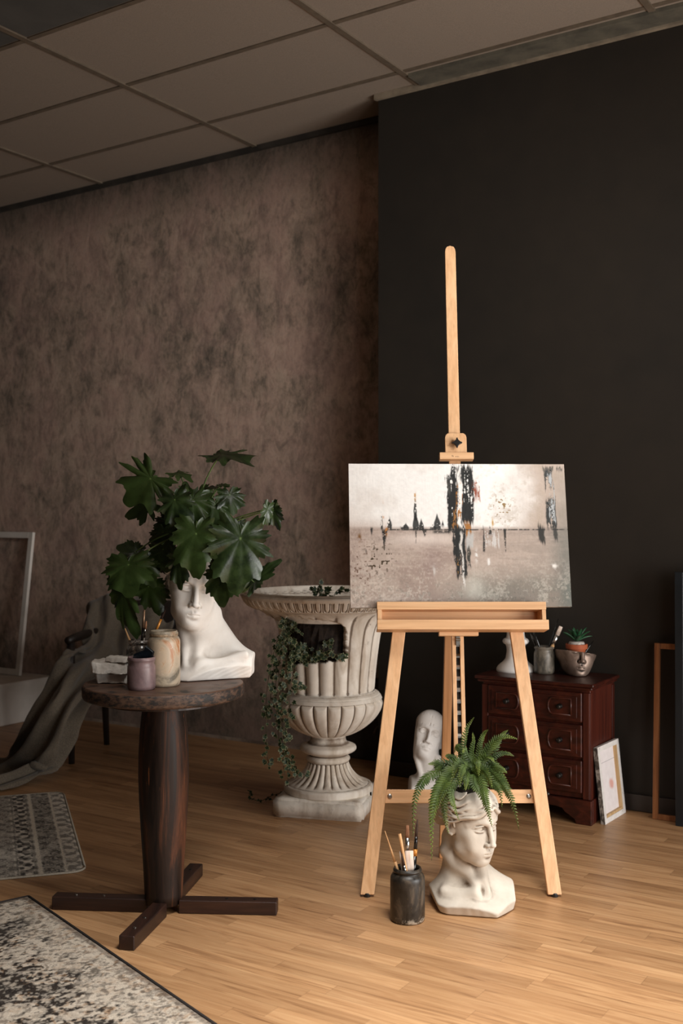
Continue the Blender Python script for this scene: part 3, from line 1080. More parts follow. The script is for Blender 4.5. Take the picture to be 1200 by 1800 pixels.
m.bump(n, 0.3, 0.004)
col_mat = m.m
m = Mat('worn table top')
n = m.noise(9, 6, 0.65, 0.5, m.map((1, 1, 1)))
n2 = m.noise(3, 5, 0.6, 0.8, m.map((1, 9, 1)))
m.set(color=m.mix(m.ramp(n, (0.56, (0, 0, 0)), (0.64, (1, 1, 1))), m.ramp(n2, (0.3, C(66, 46, 35)), (0.6, C(100, 72, 55))), C(30, 24, 20)), rough=m.ramp(n, (0.4, (.42, .42, .42)), (0.7, (.6, .6, .6))), spec=0.5)
m.bump(n, 0.2, 0.003)
top_mat = m.m
m = Mat('chipped table edge')
n = m.noise(38, 7, 0.75, 0.4, m.map((1, 1, 2.2)))
n2 = m.noise(3.2, 4, 0.6)
k = m.math('ADD', m.math('MULTIPLY', n, .7), m.math('MULTIPLY', n2, .3))
m.set(color=m.ramp(k, (0.40, C(96, 72, 56)), (0.50, C(66, 48, 37)), (0.535, C(30, 26, 23)), (0.62, C(24, 21, 19))), rough=0.6)
m.bump(n, 0.4, 0.004)
rim_mat = m.m
TC = Vector((-0.594, 3.72, 0))
TZ = 0.760
tbl = thing('pedestal_table', 'round dark wooden pedestal table with worn top and cross foot', 'table', TC)
q = MB().lathe(TC, [(0.255, TZ - 0.046), (0.263, TZ - 0.043), (0.2665, TZ - 0.036), (0.2675, TZ - 0.01), (0.265, TZ - 0.003), (0.2605, TZ)], 96)
tt = obj('tabletop', q, top_mat, tbl, smooth=True)
tt.data.materials.append(rim_mat)
for p in tt.data.polygons:
    p.use_smooth = abs(p.normal.z) < 0.9
    if abs(p.normal.z) < 0.75:
        p.material_index = 1
q = MB().lathe(TC, [(0.20, TZ - 0.062), (0.20, TZ - 0.0465)], 48)
obj('under_plate', q, wood_dark, tbl)
q = MB()
prof = [(0.0615, 0.028), (0.063, 0.06), (0.068, 0.16), (0.0755, 0.27), (0.081, 0.37), (0.0835, 0.45), (0.0825, 0.53), (0.078, 0.61), (0.071, 0.67), (0.0665, 0.70), (0.066, 0.7165)]
q.lathe(TC, prof, 56, fn=lambda t, r, z: r * (1 + .006 * cos(8 * t)))
obj('column', q, col_mat, tbl, smooth=True)
bc = Vector((-0.588, 3.712, 0))
foot_wood = [wood('table foot wood %d' % i, (30, 17, 12), (46, 26, 18), (64, 38, 26), 0.45, i, 0.8, 0.5, 0.2) for i in (0, 1)]
for i, (e, w_) in enumerate(((Vector((-0.966, 3.745, 0)), 0), (Vector((-0.212, 3.69, 0)), 0), (Vector((-0.652, 3.375, 0)), 1), (Vector((-0.531, 4.075, 0)), 1))):
    d = (e - bc).normalized()
    q = MB().beam(bc + d * 0.05 + Vector((0, 0, 0.0225)), e + Vector((0, 0, 0.0225)), 0.050, 0.045, (0, 0, 1) if False else d.cross(Vector((0, 0, 1))))
    ft = obj('foot', q, foot_wood[w_], tbl, bevel=0.004)
    for t in (0.55, 0.8):
        c = bc.lerp(e, t) + Vector((0, 0, 0.0445))
        obj('screw', MB().tube([c, c + Vector((0, 0, .0022))], 0.005, 10), dark_iron if i % 2 else steel, ft)

# ================================================================== plaster head planter on the table
B1 = Vector((-0.46, 3.85, TZ))
bust1 = thing('head_planter', 'white plaster classical head planter on the round table, hair hidden by big leaves', 'bust planter', B1)
v = Vol((-0.215, -0.175, -0.006), (0.175, 0.185, 0.475), 0.0022)
T1 = Fr(v)
hd = Fr(v, (-0.066, -0.022, 0.184), 0.272, yaw=radians(15), pitch=radians(3), roll=radians(6))
face(hd)
# long neck running down into the broken shoulder
T1.cap((-0.045, 0.02, 0.24), (-0.012, -0.01, 0.05), 0.056, 0.068, 0.03)
T1.cap((0.0, -0.03, 0.20), (0.085, -0.02, 0.045), 0.038, 0.058, 0.05)
T1.cap((0.085, -0.02, 0.035), (0.20, -0.02, 0.02), 0.053, 0.05, 0.05)
T1.ell((0.01, 0.01, 0.0), (0.18, 0.12, 0.07), 0.05)
T1.cap((0.018, -0.01, 0.225), (-0.040, 0.082, 0.06), 0.020, 0.018, 0.03)
T1.cap((-0.095, 0.0, 0.215), (-0.062, 0.080, 0.06), 0.020, 0.016, 0.025)
T1.cap((-0.032, 0.092, 0.062), (0.13, 0.05, 0.085), 0.013, 0.012, 0.03)
T1.ell((-0.052, 0.105, 0.085), (0.018, 0.022, 0.026), 0.03, -1)
T1.ell((0.045, 0.085, 0.105), (0.045, 0.025, 0.02), 0.05, -1)
# hair cap and curls
hd.ell((0, -0.10, 0.70), (0.335, 0.39, 0.30), 0.02)
rr = random.Random(4)
for i in range(46):
    a = rr.uniform(-2.2, 2.2)
    b = rr.uniform(0.02, 0.26) if abs(a) > 1.0 else rr.uniform(0.16, 0.26)
    cx_, cf_, cz_ = 0.335 * sin(a), -0.10 + 0.42 * cos(a), 0.62 + b
    cf_ = min(cf_, .31)
    R_ = rr.uniform(0.035, 0.055)
    nrm = Vector((sin(a), cos(a), .3)).normalized()
    u_ = nrm.orthogonal().normalized()
    w_ = nrm.cross(u_)
    a0 = rr.uniform(0, 6.28)
    pts = []
    for k_ in range(8):
        t = a0 + k_ * 0.85
        r_ = R_ * (1 - .09 * k_)
        p = Vector((cx_, cf_, cz_)) + u_ * r_ * cos(t) + w_ * r_ * sin(t) + nrm * 0.006 * k_
        pts.append(tuple(p))
    hd.chain(pts, [0.017] * 8, 0.008)
hd.plane((0, 0, 0.93), (0, 0, 1))
hd.ell((0, -0.08, 0.88), (0.24, 0.29, 0.28), 0.01, -1)
T1.plane((0, 0, 0.002), (0, 0, -1))
T1.plane((0.149, 0, 0), (1, 0.05, -0.10), amp=0.0016, freq=60)
T1.plane((-0.135, 0, 0), (-1, 0.2, -0.1), amp=0.0012, freq=60, seed=2)
T1.plane((0, -0.13, 0), (0, -1, 0))
T1.plane((0.050, 0.090, 0.030), (0.36, 0.80, -0.46), amp=0.0013, freq=85, seed=1)
T1.plane((-0.05, 0.128, 0.012), (-0.1, 0.9, -0.2), amp=0.0011, freq=90, seed=5)
bust('plaster_head', v, hd, plaster_white, bust1, B1)
pot_c = Vector(hd.w((0, -0.08, 0.74))) + B1
m = Mat('grey blue plastic')
m.set(color=C(112, 122, 132), rough=0.45)
grey_pot = m.m
pot = thing('nursery_pot', 'grey blue plastic nursery pot showing between the leaves inside the plaster head', 'pot', pot_c)
q = MB().lathe(pot_c, [(0.040, -0.03), (0.045, 0.03), (0.050, 0.088), (0.054, 0.089), (0.054, 0.102), (0.050, 0.102), (0.046, 0.09), (0.043, 0.07)], 40, close=False)
q.f.append(tuple(reversed(range(40))))
obj('pot_wall', q, grey_pot, pot, smooth=True)
soil = simple('potting soil', (28, 22, 18), (52, 40, 31), 0.95, 60, 0.5)
q = MB().lathe(pot_c, [(0.044, 0.068), (0.040, 0.078), (0.001, 0.082)], 24)
tag(obj('soil', q, soil, pot), kind='stuff')

# ================================================================== head planter on the floor
B2 = Vector((0.440, 3.77, 0))
bust2 = thing('head_planter', 'aged plaster head planter on the floor with fern growing from its wavy hair', 'bust planter', B2)
v = Vol((-0.19, -0.155, -0.006), (0.165, 0.155, 0.43), 0.0020)
T2 = Fr(v)
hd2 = Fr(v, (-0.022, -0.036, 0.170), 0.252, yaw=radians(40), pitch=radians(4), roll=radians(2))
face(hd2, woman=True)
T2.cap((-0.045, -0.01, 0.22), (-0.018, 0.0, 0.07), 0.056, 0.066, 0.03)
T2.ell((0.0, 0.0, -0.008), (0.188, 0.158, 0.082), 0.06)
T2.cap((-0.02, -0.02, 0.12), (-0.10, -0.02, 0.030), 0.04, 0.035, 0.06)
T2.cap((-0.02, -0.02, 0.12), (0.12, -0.02, 0.045), 0.04, 0.035, 0.06)
T2.cap((-0.092, 0.02, 0.19), (0.022, 0.088, 0.075), 0.017, 0.013, 0.03)
T2.cap((0.028, 0.03, 0.17), (0.036, 0.086, 0.075), 0.014, 0.012, 0.03)
T2.cap((0.018, 0.098, 0.072), (-0.10, 0.06, 0.07), 0.011, 0.010, 0.03)
T2.ell((0.029, 0.112, 0.088), (0.014, 0.022, 0.024), 0.025, -1)
T2.ell((-0.06, 0.088, 0.105), (0.035, 0.022, 0.016), 0.04, -1)
hd2.ell((0, -0.50, 0.42), (0.12, 0.12, 0.12), 0.06)
wavy_hair(hd2)
hd2.plane((0, 0, 0.955), (0, 0, 1))
hd2.ell((0, -0.08, 0.94), (0.25, 0.30, 0.30), 0.01, -1)
T2.plane((0, 0, 0.002), (0, 0, -1))
T2.plane((0.118, 0.09, 0.04), (0.74, 0.62, -0.26), 0.006, amp=0.0010, freq=50)
T2.plane((0.03, 0.130, 0.014), (-0.20, 1.0, -0.50), 0.006, amp=0.0008, freq=50, seed=3)
T2.plane((-0.112, 0.10, 0.03), (-0.62, 0.62, -0.42), 0.006, amp=0.0010, freq=50, seed=5)
T2.plane((-0.138, 0, 0.05), (-1, 0.1, -0.35), 0.006)
T2.plane((0.140, 0, 0.05), (1, -0.1, -0.2), 0.006)
T2.plane((0, -0.125, 0), (0, -1, -0.2), 0.006)
bust('plaster_head', v, hd2, plaster_aged, bust2, B2)
fern_soil = Vector(hd2.w((0, -0.08, 0.88))) + B2
q = MB().lathe(fern_soil, [(0.060, -0.02), (0.058, 0.0), (0.03, 0.008), (0.002, 0.010)], 24)
tag(obj('soil', q, soil, bust2), kind='stuff')

# ================================================================== anatomical head behind the easel
B3 = Vector((0.424, 5.22, 0))
flay = thing('anatomical_head', 'bald white plaster anatomical head on a block behind the easel legs', 'bust', B3)
v = Vol((-0.20, -0.15, -0.006), (0.14, 0.15, 0.42), 0.0023)
T3 = Fr(v)
hd3 = Fr(v, (-0.050, 0.012, 0.172), 0.232, yaw=radians(-1), pitch=radians(-19), roll=radians(16))
face(hd3)
hd3.both(lambda s: hd3.ell((s * 0.215, 0.235, 0.27), (0.03, 0.03, 0.07), 0.06, -1))                  # hollow below the cheek arch
hd3.both(lambda s: hd3.chain([(s * 0.15, 0.285, 0.385), (s * 0.22, 0.20, 0.405), (s * 0.285, 0.03, 0.43)], [0.014, 0.018, 0.016], 0.014))     # cheek arch
hd3.both(lambda s: hd3.cap((s * 0.245, 0.11, 0.385), (s * 0.18, 0.08, 0.11), 0.046, 0.042, 0.02))     # jaw muscle
hd3.both(lambda s: [hd3.cap((s * (0.225 + .02 * i), 0.165 - .03 * i, 0.36), (s * (0.165 + .018 * i), 0.135 - .035 * i, 0.11), 0.004, 0.004, 0.012, -1) for i in range(3)])
hd3.both(lambda s: [hd3.cap((s * (0.03 + .05 * i), 0.378 - .022 * i, 0.63), (s * (0.03 + .058 * i), 0.352 - .030 * i, 0.86), 0.008, 0.006, 0.012, -1) for i in range(4)])
hd3.both(lambda s: hd3.chain([(s * 0.095, 0.372, 0.28), (s * 0.115, 0.348, 0.23), (s * 0.128, 0.318, 0.17), (s * 0.115, 0.30, 0.10)], [0.003, 0.005, 0.005, 0.003], 0.018, -1))
hd3.both(lambda s: hd3.ell((s * 0.29, 0.12, 0.60), (0.035, 0.10, 0.10), 0.04, -1))
hd3.both(lambda s: hd3.ell((s * 0.12, 0.395, 0.495), (0.088, 0.070, 0.050), 0.03, -1))
hd3.both(lambda s: hd3.ell((s * 0.12, 0.258, 0.497), (0.062, 0.064, 0.060), 0.008))
hd3.both(lambda s: hd3.chain([(s * (0.12 + t * .075), 0.258 + .066 * (.35 + .65 * sqrt(max(0, 1 - t * t * .9))), 0.497 + .036 * sqrt(max(0, 1 - t * t * .9))) for t in (-.95, -.6, -.2, .2, .6, .95)], [.008] * 6, .006))
hd3.chain([(-0.10, 0.352, 0.168), (-0.05, 0.400, 0.170), (0, 0.416, 0.170), (0.05, 0.400, 0.170), (0.10, 0.352, 0.168)], [0.005, 0.008, 0.008, 0.008, 0.005], 0.010, -1)
hd3.both(lambda s: hd3.chain([(s * 0.02, 0.385, 0.575), (s * 0.10, 0.362, 0.60), (s * 0.19, 0.29, 0.585)], [0.016, 0.020, 0.014], 0.03))
hd3.both(lambda s: hd3.ell((s * 0.335, -0.03, 0.44), (0.026, 0.085, 0.145), 0.015, rz=s * 0.8))
hd3.both(lambda s: hd3.ell((s * 0.345, -0.005, 0.45), (0.018, 0.04, 0.08), 0.015, -1, rz=s * 0.8))
T3.cap((-0.03, -0.02, 0.22), (0.0, -0.01, 0.07), 0.052, 0.060, 0.03)
T3.cap((-0.075, 0.01, 0.19), (-0.045, 0.045, 0.07), 0.014, 0.012, 0.015)
T3.cap((0.03, 0.02, 0.18), (-0.01, 0.05, 0.07), 0.014, 0.012, 0.015)
T3.ell((0, 0, 0.045), (0.16, 0.125, 0.055), 0.03)
for n_ in ((1, 0, .10), (-1, 0, .12), (0, 1, .12), (0, -1, .12)):
    T3.plane((n_[0] * 0.105, n_[1] * 0.095, 0.05), n_, 0.004)
T3.plane((0, 0, 0.002), (0, 0, -1))
bust('plaster_head', v, hd3, plaster_clean, flay, B3)

# ================================================================== the big stone urn
UC = Vector((-0.060, 5.0, 0))
m = Mat('urn stone')
n = m.noise(7, 6, 0.6, 0.4)
n2 = m.noise(22, 5, 0.65)
n3 = m.noise(4.0, 5, 0.6, 0.6, m.map((3, 3, 0.7)))
b_ = m.ramp(n, (0.30, C(212, 199, 183)), (0.62, C(240, 231, 218)))
b_ = m.mix(m.ramp(n3, (0.50, (0, 0, 0)), (0.68, (.6, .6, .6))), b_, C(168, 144, 116))
p_ = m.math('ADD', m.attr('cav').outputs['Fac'], m.math('MULTIPLY', m.math('SUBTRACT', n2, 0.5), 2.0))
cv = m.ramp(p_, (0.05, (0, 0, 0)), (1.0, (1, 1, 1)))
b_ = m.mix(m.math('MULTIPLY', cv, 0.85), b_, C(98, 76, 56))
b_ = m.mix(m.ramp(n2, (0.66, (0, 0, 0)), (0.74, (.55, .55, .55))), b_, C(120, 96, 74))
m.set(color=b_, rough=0.8, spec=0.3)
m.bump(n2, 0.18, 0.004)
stone = m.m
urn = thing('garden_urn', 'big pale fluted stone urn with a broken side opening, on square plinth', 'urn', UC)
TW = radians(-13)
R13 = Matrix.Rotation(TW, 3, 'Z')
q = MB().box(UC + Vector((0, 0, 0.0415)), (0.405, 0.405, 0.083), R13)
bmx = obj('plinth', q, stone, urn)
bm = bmesh.new()
bm.from_mesh(bmx.data)
bmesh.ops.bevel(bm, geom=bm.edges[:], offset=0.012, segments=3, affect='EDGES')
bmesh.ops.subdivide_edges(bm, edges=[e for e in bm.edges if e.calc_length() > 0.1], cuts=14, use_grid_fill=True)
rr = random.Random(3)
from mathutils import noise as mnoise
for vv in bm.verts:
    vv.co += 0.004 * mnoise.noise_vector(vv.co * 18) + .002 * mnoise.noise_vector(vv.co * 50)
    vv.co.z = max(vv.co.z, 0.0)
bm.to_mesh(bmx.data)
bm.free()
bmx.data.polygons.foreach_set('use_smooth', [True] * len(bmx.data.polygons))


def ring_mesh(prof, nt, fn):
    pr = np.array(prof, float)
    t = np.arange(nt) * 2 * pi / nt
    Z = np.repeat(pr[:, 1:2], nt, 1)
    Rr = np.repeat(pr[:, 0:1], nt, 1)
    T = np.repeat(t[None], len(pr), 0)
    Rr, Z = fn(T, Rr, Z)
    V = np.stack([UC.x + Rr * np.cos(T), UC.y + Rr * np.sin(T), Z], -1).reshape(-1, 3)
    i = np.arange((len(pr) - 1) * nt)
    r, c = i // nt, i % nt
    c2 = (c + 1) % nt
    return V, np.stack([r * nt + c, r * nt + c2, (r + 1) * nt + c2, (r + 1) * nt + c], 1), T.reshape(-1)


def fine(prof, step):
    out = [prof[0]]
    for a, b in zip(prof, prof[1:]):
        n_ = max(1, int(math.ceil(hypot(b[0] - a[0], b[1] - a[1]) / step)))
        out += [(a[0] + (b[0] - a[0]) * k / n_, a[1] + (b[1] - a[1]) * k / n_) for k in range(1, n_ + 1)]
    return out


def smooth_prof(pts, n=6):
    return [(p.x, p.y) for p in catmull([(a, b, 0) for a, b in pts], n)]


# foot: disc, fluted bell, rings
NT = 360
prof = [(0.05, 0.080), (0.193, 0.0805), (0.199, 0.086), (0.199, 0.106), (0.194, 0.114), (0.180, 0.117)]
prof += smooth_prof([(0.178, 0.119), (0.150, 0.134), (0.122, 0.158), (0.102, 0.186), (0.091, 0.212)], 8)


def foot_fn(T, Rr, Z):
    w_ = np.clip((Z - 0.119) / 0.01, 0, 1) * np.clip((0.214 - Z) / 0.006, 0, 1)
    fl = np.abs(np.sin(13 * T)) ** 0.55
    return Rr * (1 - w_ * 0.115 * (1 - fl)), Z


V, Q, _ = ring_mesh(fine(prof, .004), NT, foot_fn)
fast_mesh('foot', V, Q, stone, urn, cav=16)
prof = [(0.075, 0.210)] + smooth_prof([(0.091, 0.214), (0.097, 0.221), (0.098, 0.230), (0.090, 0.238), (0.082, 0.241)], 4) + \
    smooth_prof([(0.084, 0.246), (0.105, 0.254), (0.122, 0.263), (0.127, 0.273), (0.122, 0.284), (0.104, 0.291), (0.088, 0.297), (0.080, 0.309), (0.079, 0.322), (0.086, 0.334)], 5)
V, Q, _ = ring_mesh(fine(prof, .004), 180, lambda T, Rr, Z: (Rr * (1 + .004 * np.sin(5 * T)), Z))
fast_mesh('stem', V, Q, stone, urn, cav=16)
prof = smooth_prof([(0.080, 0.330), (0.120, 0.343), (0.168, 0.370), (0.208, 0.405), (0.235, 0.443), (0.245, 0.474), (0.244, 0.494), (0.239, 0.506)], 9) + [(0.236, 0.512)] + \
    smooth_prof([(0.233, 0.514), (0.228, 0.522), (0.214, 0.529), (0.208, 0.534)], 4)


def bowl_fn(T, Rr, Z):
    top = 0.497
    u_ = np.clip((Z - 0.335) / (top - 0.335), 0, 1)
    s_ = np.abs(np.sin(12 * T))
    lobe = np.sqrt(np.clip(1 - (1 - s_) ** 2 * 1.0, 0, 1))
    # rounded upper ends of the lobes
    endc = np.clip((top - Z) / 0.022, 0, 1)
    arch = np.sqrt(np.clip(1 - (1 - endc) ** 2, 0, 1))
    on = (Z < top + .001)
    amp = 0.027 * (0.3 + 0.7 * u_)
    d = np.minimum(lobe, arch)
    return np.where(on, Rr - amp * (1 - d), Rr), Z


V, Q, _ = ring_mesh(fine(prof, .004), 480, bowl_fn)
fast_mesh('lobed_bowl', V, Q, stone, urn, cav=16)

# fluted body with the opening broken through its side
prof = smooth_prof([(0.203, 0.528), (0.206, 0.56), (0.209, 0.60), (0.214, 0.65), (0.220, 0.70), (0.226, 0.745), (0.234, 0.79), (0.247, 0.832), (0.272, 0.868), (0.305, 0.892), (0.335, 0.905)], 12)


def body_fn(T, Rr, Z):
    w_ = np.clip((Z - 0.530) / 0.012, 0, 1) * np.clip((0.893 - Z) / 0.03, 0, 1)
    fl = np.abs(np.cos(10 * T + 0.2)) ** 0.7
    return Rr - w_ * 0.017 * (1 - fl) + w_ * .004, Z + .0


PRB = fine(prof, .005)
V, Q, T_ = ring_mesh(PRB, 480, body_fn)
hole = [(497, 1086), (515, 1084), (550, 1088), (588, 1093), (606, 1101), (611, 1112), (613, 1150), (603, 1159), (575, 1164), (545, 1168), (512, 1170), (490, 1172), (470, 1172), (470, 1084)]


def in_poly(px, py, poly):
    c = np.zeros(px.shape, bool)
    j = len(poly) - 1
    for i in range(len(poly)):
        xi, yi = poly[i]
        xj, yj = poly[j]
        if yi != yj:
            c ^= ((yi > py) != (yj > py)) & (px < (xj - xi) * (py - yi) / (yj - yi) + xi)
        j = i
    return c


def cut_hole(V, Q):
    ce = V[Q].mean(1)
    px = 600 + ce[:, 0] / ce[:, 1] * FPX
    py = 900 + (H - ce[:, 2]) / ce[:, 1] * FPX
    wob = 2.5 * np.sin(px * .35) + 2.0 * np.sin(py * .5 + 1)
    front = ce[:, 1] < UC.y + 0.06
    return Q[~(in_poly(px + wob * .5, py + wob * .5, hole) & front)]


Q = cut_hole(V, Q)
body = fast_mesh('fluted_body', V, Q, stone, urn, cav=16)
so = body.modifiers.new('solid', 'SOLIDIFY')
so.thickness = 0.026
so.offset = -1
# rim with the egg-and-tongue band
prof = smooth_prof([(0.325, 0.900), (0.345, 0.906), (0.366, 0.918), (0.381, 0.935), (0.389, 0.952)], 8) + smooth_prof([(0.390, 0.954), (0.393, 0.962), (0.389, 0.969)], 3) + \
    [(0.378, 0.972), (0.372, 0.976), (0.352, 0.978), (0.346, 0.972), (0.330, 0.945), (0.300, 0.915), (0.262, 0.880), (0.240, 0.850)]


def rim_fn(T, Rr, Z):
    w_ = np.clip((Z - 0.906) / 0.006, 0, 1) * np.clip((0.951 - Z) / 0.005, 0, 1) * (Rr > .33)
    ph = (T * 62 / (2 * pi)) % 1.0
    x = (ph - .5) * 2
    zz = (Z - 0.908) / 0.044
    rr_ = np.sqrt((x / 0.60) ** 2 + (np.minimum(zz - .42, 0) / .42) ** 2)
    groove = np.exp(-((rr_ - 1) / .20) ** 2) + np.exp(-((np.abs(x) - 1) / .14) ** 2) * .9
    return Rr - w_ * 0.0115 * np.clip(groove, 0, 1), Z


V, Q, _ = ring_mesh(fine(prof, .003), 992, rim_fn)
fast_mesh('rim', V, Q, stone, urn, cav=16)
q = MB().lathe(UC, [(0.176, 0.575), (0.174, 0.640), (0.174, 0.70), (0.178, 0.78), (0.180, 0.83), (0.16, 0.862), (0.10, 0.875), (0.002, 0.88)], 60, close=False, fn=lambda t, r, z: r + .004 * sin(17 * t + 40 * z) + .003 * sin(29 * t - 70 * z))  # soil raised into a dark liner, standing in for shade inside the hole
tag(obj('soil', q, soil, urn), kind='stuff')

# ================================================================== ivy
m = Mat('variegated ivy leaf')
at = m.attr('edge').outputs['Fac']
n = m.noise(60, 3, 0.6)
m.set(color=m.mix(m.ramp(m.math('ADD', at, m.math('MULTIPLY', m.math('SUBTRACT', n, .5), .5)), (0.72, (0, 0, 0)), (0.98, (.9, .9, .9))),
                  m.ramp(n, (0.35, C(22, 38, 22)), (0.65, C(48, 68, 40))), C(176, 174, 130)), rough=0.5, spec=0.4)
ivy_mat = m.m
ivy_stem = simple('ivy stem', (60, 58, 36), (92, 78, 52), 0.7, 40)


def ivy_leaf(mb, pos, nrm, tip, size, rnd):
    nrm = Vector(nrm).normalized()
    tip = Vector(tip)
    tip = (tip - nrm * tip.dot(nrm))
    tip = tip.normalized() if tip.length > 1e-5 else nrm.orthogonal()
    sd = nrm.cross(tip)
    out = [(1.0, 0), (.55, 22), (.72, 52), (.42, 78), (.52, 112), (.34, 150), (.12, 180)]
    ring = [(r, a) for r, a in out] + [(r, -a) for r, a in reversed(out[1:-1])]
    c = Vector(pos)
    vs, at_ = [c], [0.0]
    for f_ in (0.62, 1.0):
        for r, a in ring:
            a = radians(a)
            p = c + (tip * cos(a) + sd * sin(a)) * r * size * f_ + nrm * size * (-.25 * (r * f_) ** 2 + .10 * f_ * abs(sin(a)))
            vs.append(p)
            at_.append(0.35 if f_ < 1 else 1.0)
    n_ = len(ring)
    fs = [(0, 1 + i, 1 + (i + 1) % n_) for i in range(n_)] + [(1 + i, 1 + n_ + i, 1 + n_ + (i + 1) % n_, 1 + (i + 1) % n_) for i in range(n_)]
    mb.add(vs, fs, at_)


def ivy_strand(pts, leaves, size, parent, seed, spread=0.02, face_=(0, -1, .2)):
    rnd = random.Random(seed)
    path = catmull(pts, 8)
    stem = MB().tube(path, 0.0016, 5)
    o = obj('trailing_stem', stem, ivy_stem, parent)
    lb = MB()
    for i in range(leaves):
        t = (i + rnd.random() * .8) / leaves * (len(path) - 1)
        k_ = min(int(t), len(path) - 2)
        p = path[k_].lerp(path[k_ + 1], t - k_)
        d = (path[k_ + 1] - path[k_]).normalized()
        off = Vector((rnd.uniform(-1, 1), rnd.uniform(-1.0, .3), rnd.uniform(-.6, .6))) * spread
        nr = Vector(face_) + Vector((rnd.uniform(-.8, .8), rnd.uniform(-.3, .3), rnd.uniform(-.5, .7)))
        tp = d * .6 + Vector((rnd.uniform(-1, 1), 0, rnd.uniform(-1, .3)))
        ivy_leaf(lb, p + off, nr, tp, size * rnd.uniform(.6, 1.15), rnd)
    obj('leaves', lb, ivy_mat, o, attr='edge')
    return o


ivy = thing('ivy', 'variegated ivy trailing out of the broken side of the stone urn to the floor', 'plant', P(530, 1150, 4.85))
strands = [
    ([(545, 1140, 4.86), (520, 1132, 4.80), (500, 1118, 4.77), (486, 1150, 4.76), (478, 1200, 4.77), (474, 1240, 4.78), (470, 1262, 4.78)], 30, .020),
    ([(540, 1145, 4.86), (515, 1135, 4.79), (498, 1135, 4.76), (490, 1180, 4.75), (492, 1230, 4.75), (497, 1290, 4.76), (512, 1345, 4.78), (535, 1362, 4.80)], 38, .019),
    ([(530, 1140, 4.86), (508, 1128, 4.79), (490, 1122, 4.77), (475, 1175, 4.77), (468, 1225, 4.78), (468, 1280, 4.79), (470, 1330, 4.80), (475, 1345, 4.80)], 34, .018),
    ([(540, 1150, 4.84), (522, 1150, 4.78), (508, 1155, 4.75), (506, 1200, 4.74), (508, 1240, 4.74), (504, 1280, 4.75), (498, 1330, 4.76), (500, 1362, 4.77)], 34, .019),
    ([(560, 1150, 4.83), (540, 1152, 4.78), (520, 1150, 4.75), (515, 1185, 4.74), (520, 1205, 4.74), (528, 1212, 4.74)], 20, .021),
    ([(535, 1120, 4.86), (510, 1100, 4.80), (500, 1098, 4.78), (498, 1130, 4.76), (488, 1165, 4.76), (484, 1215, 4.76), (486, 1260, 4.77), (490, 1300, 4.78)], 30, .019),
    ([(555, 1155, 4.86), (530, 1150, 4.80), (512, 1160, 4.76), (500, 1200, 4.75), (496, 1250, 4.75), (502, 1310, 4.76), (520, 1350, 4.78)], 32, .018),
    ([(520, 1150, 4.84), (545, 1158, 4.78), (570, 1152, 4.765), (590, 1150, 4.77), (608, 1155, 4.78)], 22, .019),
    ([(560, 1140, 4.86), (575, 1125, 4.82), (572, 1135, 4.79), (560, 1155, 4.77), (545, 1162, 4.77), (530, 1165, 4.77)], 16, .018),
    ([(500, 1092, 4.82), (505, 1088, 4.80), (512, 1098, 4.79), (503, 1115, 4.78), (496, 1145, 4.77)], 16, .018),
]
for i, (pts, n_, sz_) in enumerate(strands):
    ivy_strand([P(*p) for p in pts], int(n_ * 1.7), sz_ * 1.08, ivy, 20 + i, .021)
ivy_strand([P(505, 1345, 4.77), P(506, 1375, 4.76), F(500, 1398) + Vector((0, 0, .02)), F(478, 1403) + Vector((0, 0, .012)), F(458, 1412) + Vector((0, 0, .012)), F(440, 1409) + Vector((0, 0, .018)), F(438, 1400) + Vector((0, 0, .03))],
           22, .017, ivy, 55, .010, (0, -.6, .8))
ivy2 = thing('ivy', 'small ivy sprig peeking over the top rim of the stone urn', 'plant', P(575, 1046, 4.86))
for i, pts in enumerate(([(560, 1070, 4.90), (556, 1046, 4.90), (552, 1036, 4.88), (546, 1034, 4.86)], [(570, 1070, 4.92), (564, 1040, 4.92), (560, 1026, 4.90)],
                         [(585, 1070, 4.90), (588, 1044, 4.90), (600, 1034, 4.88), (608, 1036, 4.87)], [(575, 1070, 4.90), (574, 1042, 4.88), (578, 1034, 4.86)])):
    ivy_strand([P(*p) for p in pts], 9, .024, ivy2, 80 + i, .010)

# ================================================================== split-leaf plant in the plaster head
m = Mat('split leaf')
at = m.attr('edge').outputs['Fac']
n = m.noise(26, 4, 0.6)
oi = m.n.new('ShaderNodeObjectInfo').outputs['Random']
g_ = m.mix(oi, C(22, 33, 17), C(46, 62, 27))
g_ = m.mix(m.ramp(n, (0.35, (0, 0, 0)), (0.7, (.5, .5, .5))), g_, C(62, 84, 36))
g_ = m.mix(m.ramp(at, (0.50, (0, 0, 0)), (0.95, (.8, .8, .8))), g_, C(120, 146, 84))
m.set(color=g_, rough=m.ramp(n, (.3, (.26, .26, .26)), (.7, (.44, .44, .44))), spec=0.5)
m.bump(m.noise(70, 3, .6), .15, .004)
leaf_mat = m.m
stalk_mat = simple('leaf stalk', (70, 92, 44), (108, 128, 66), 0.5, 20)


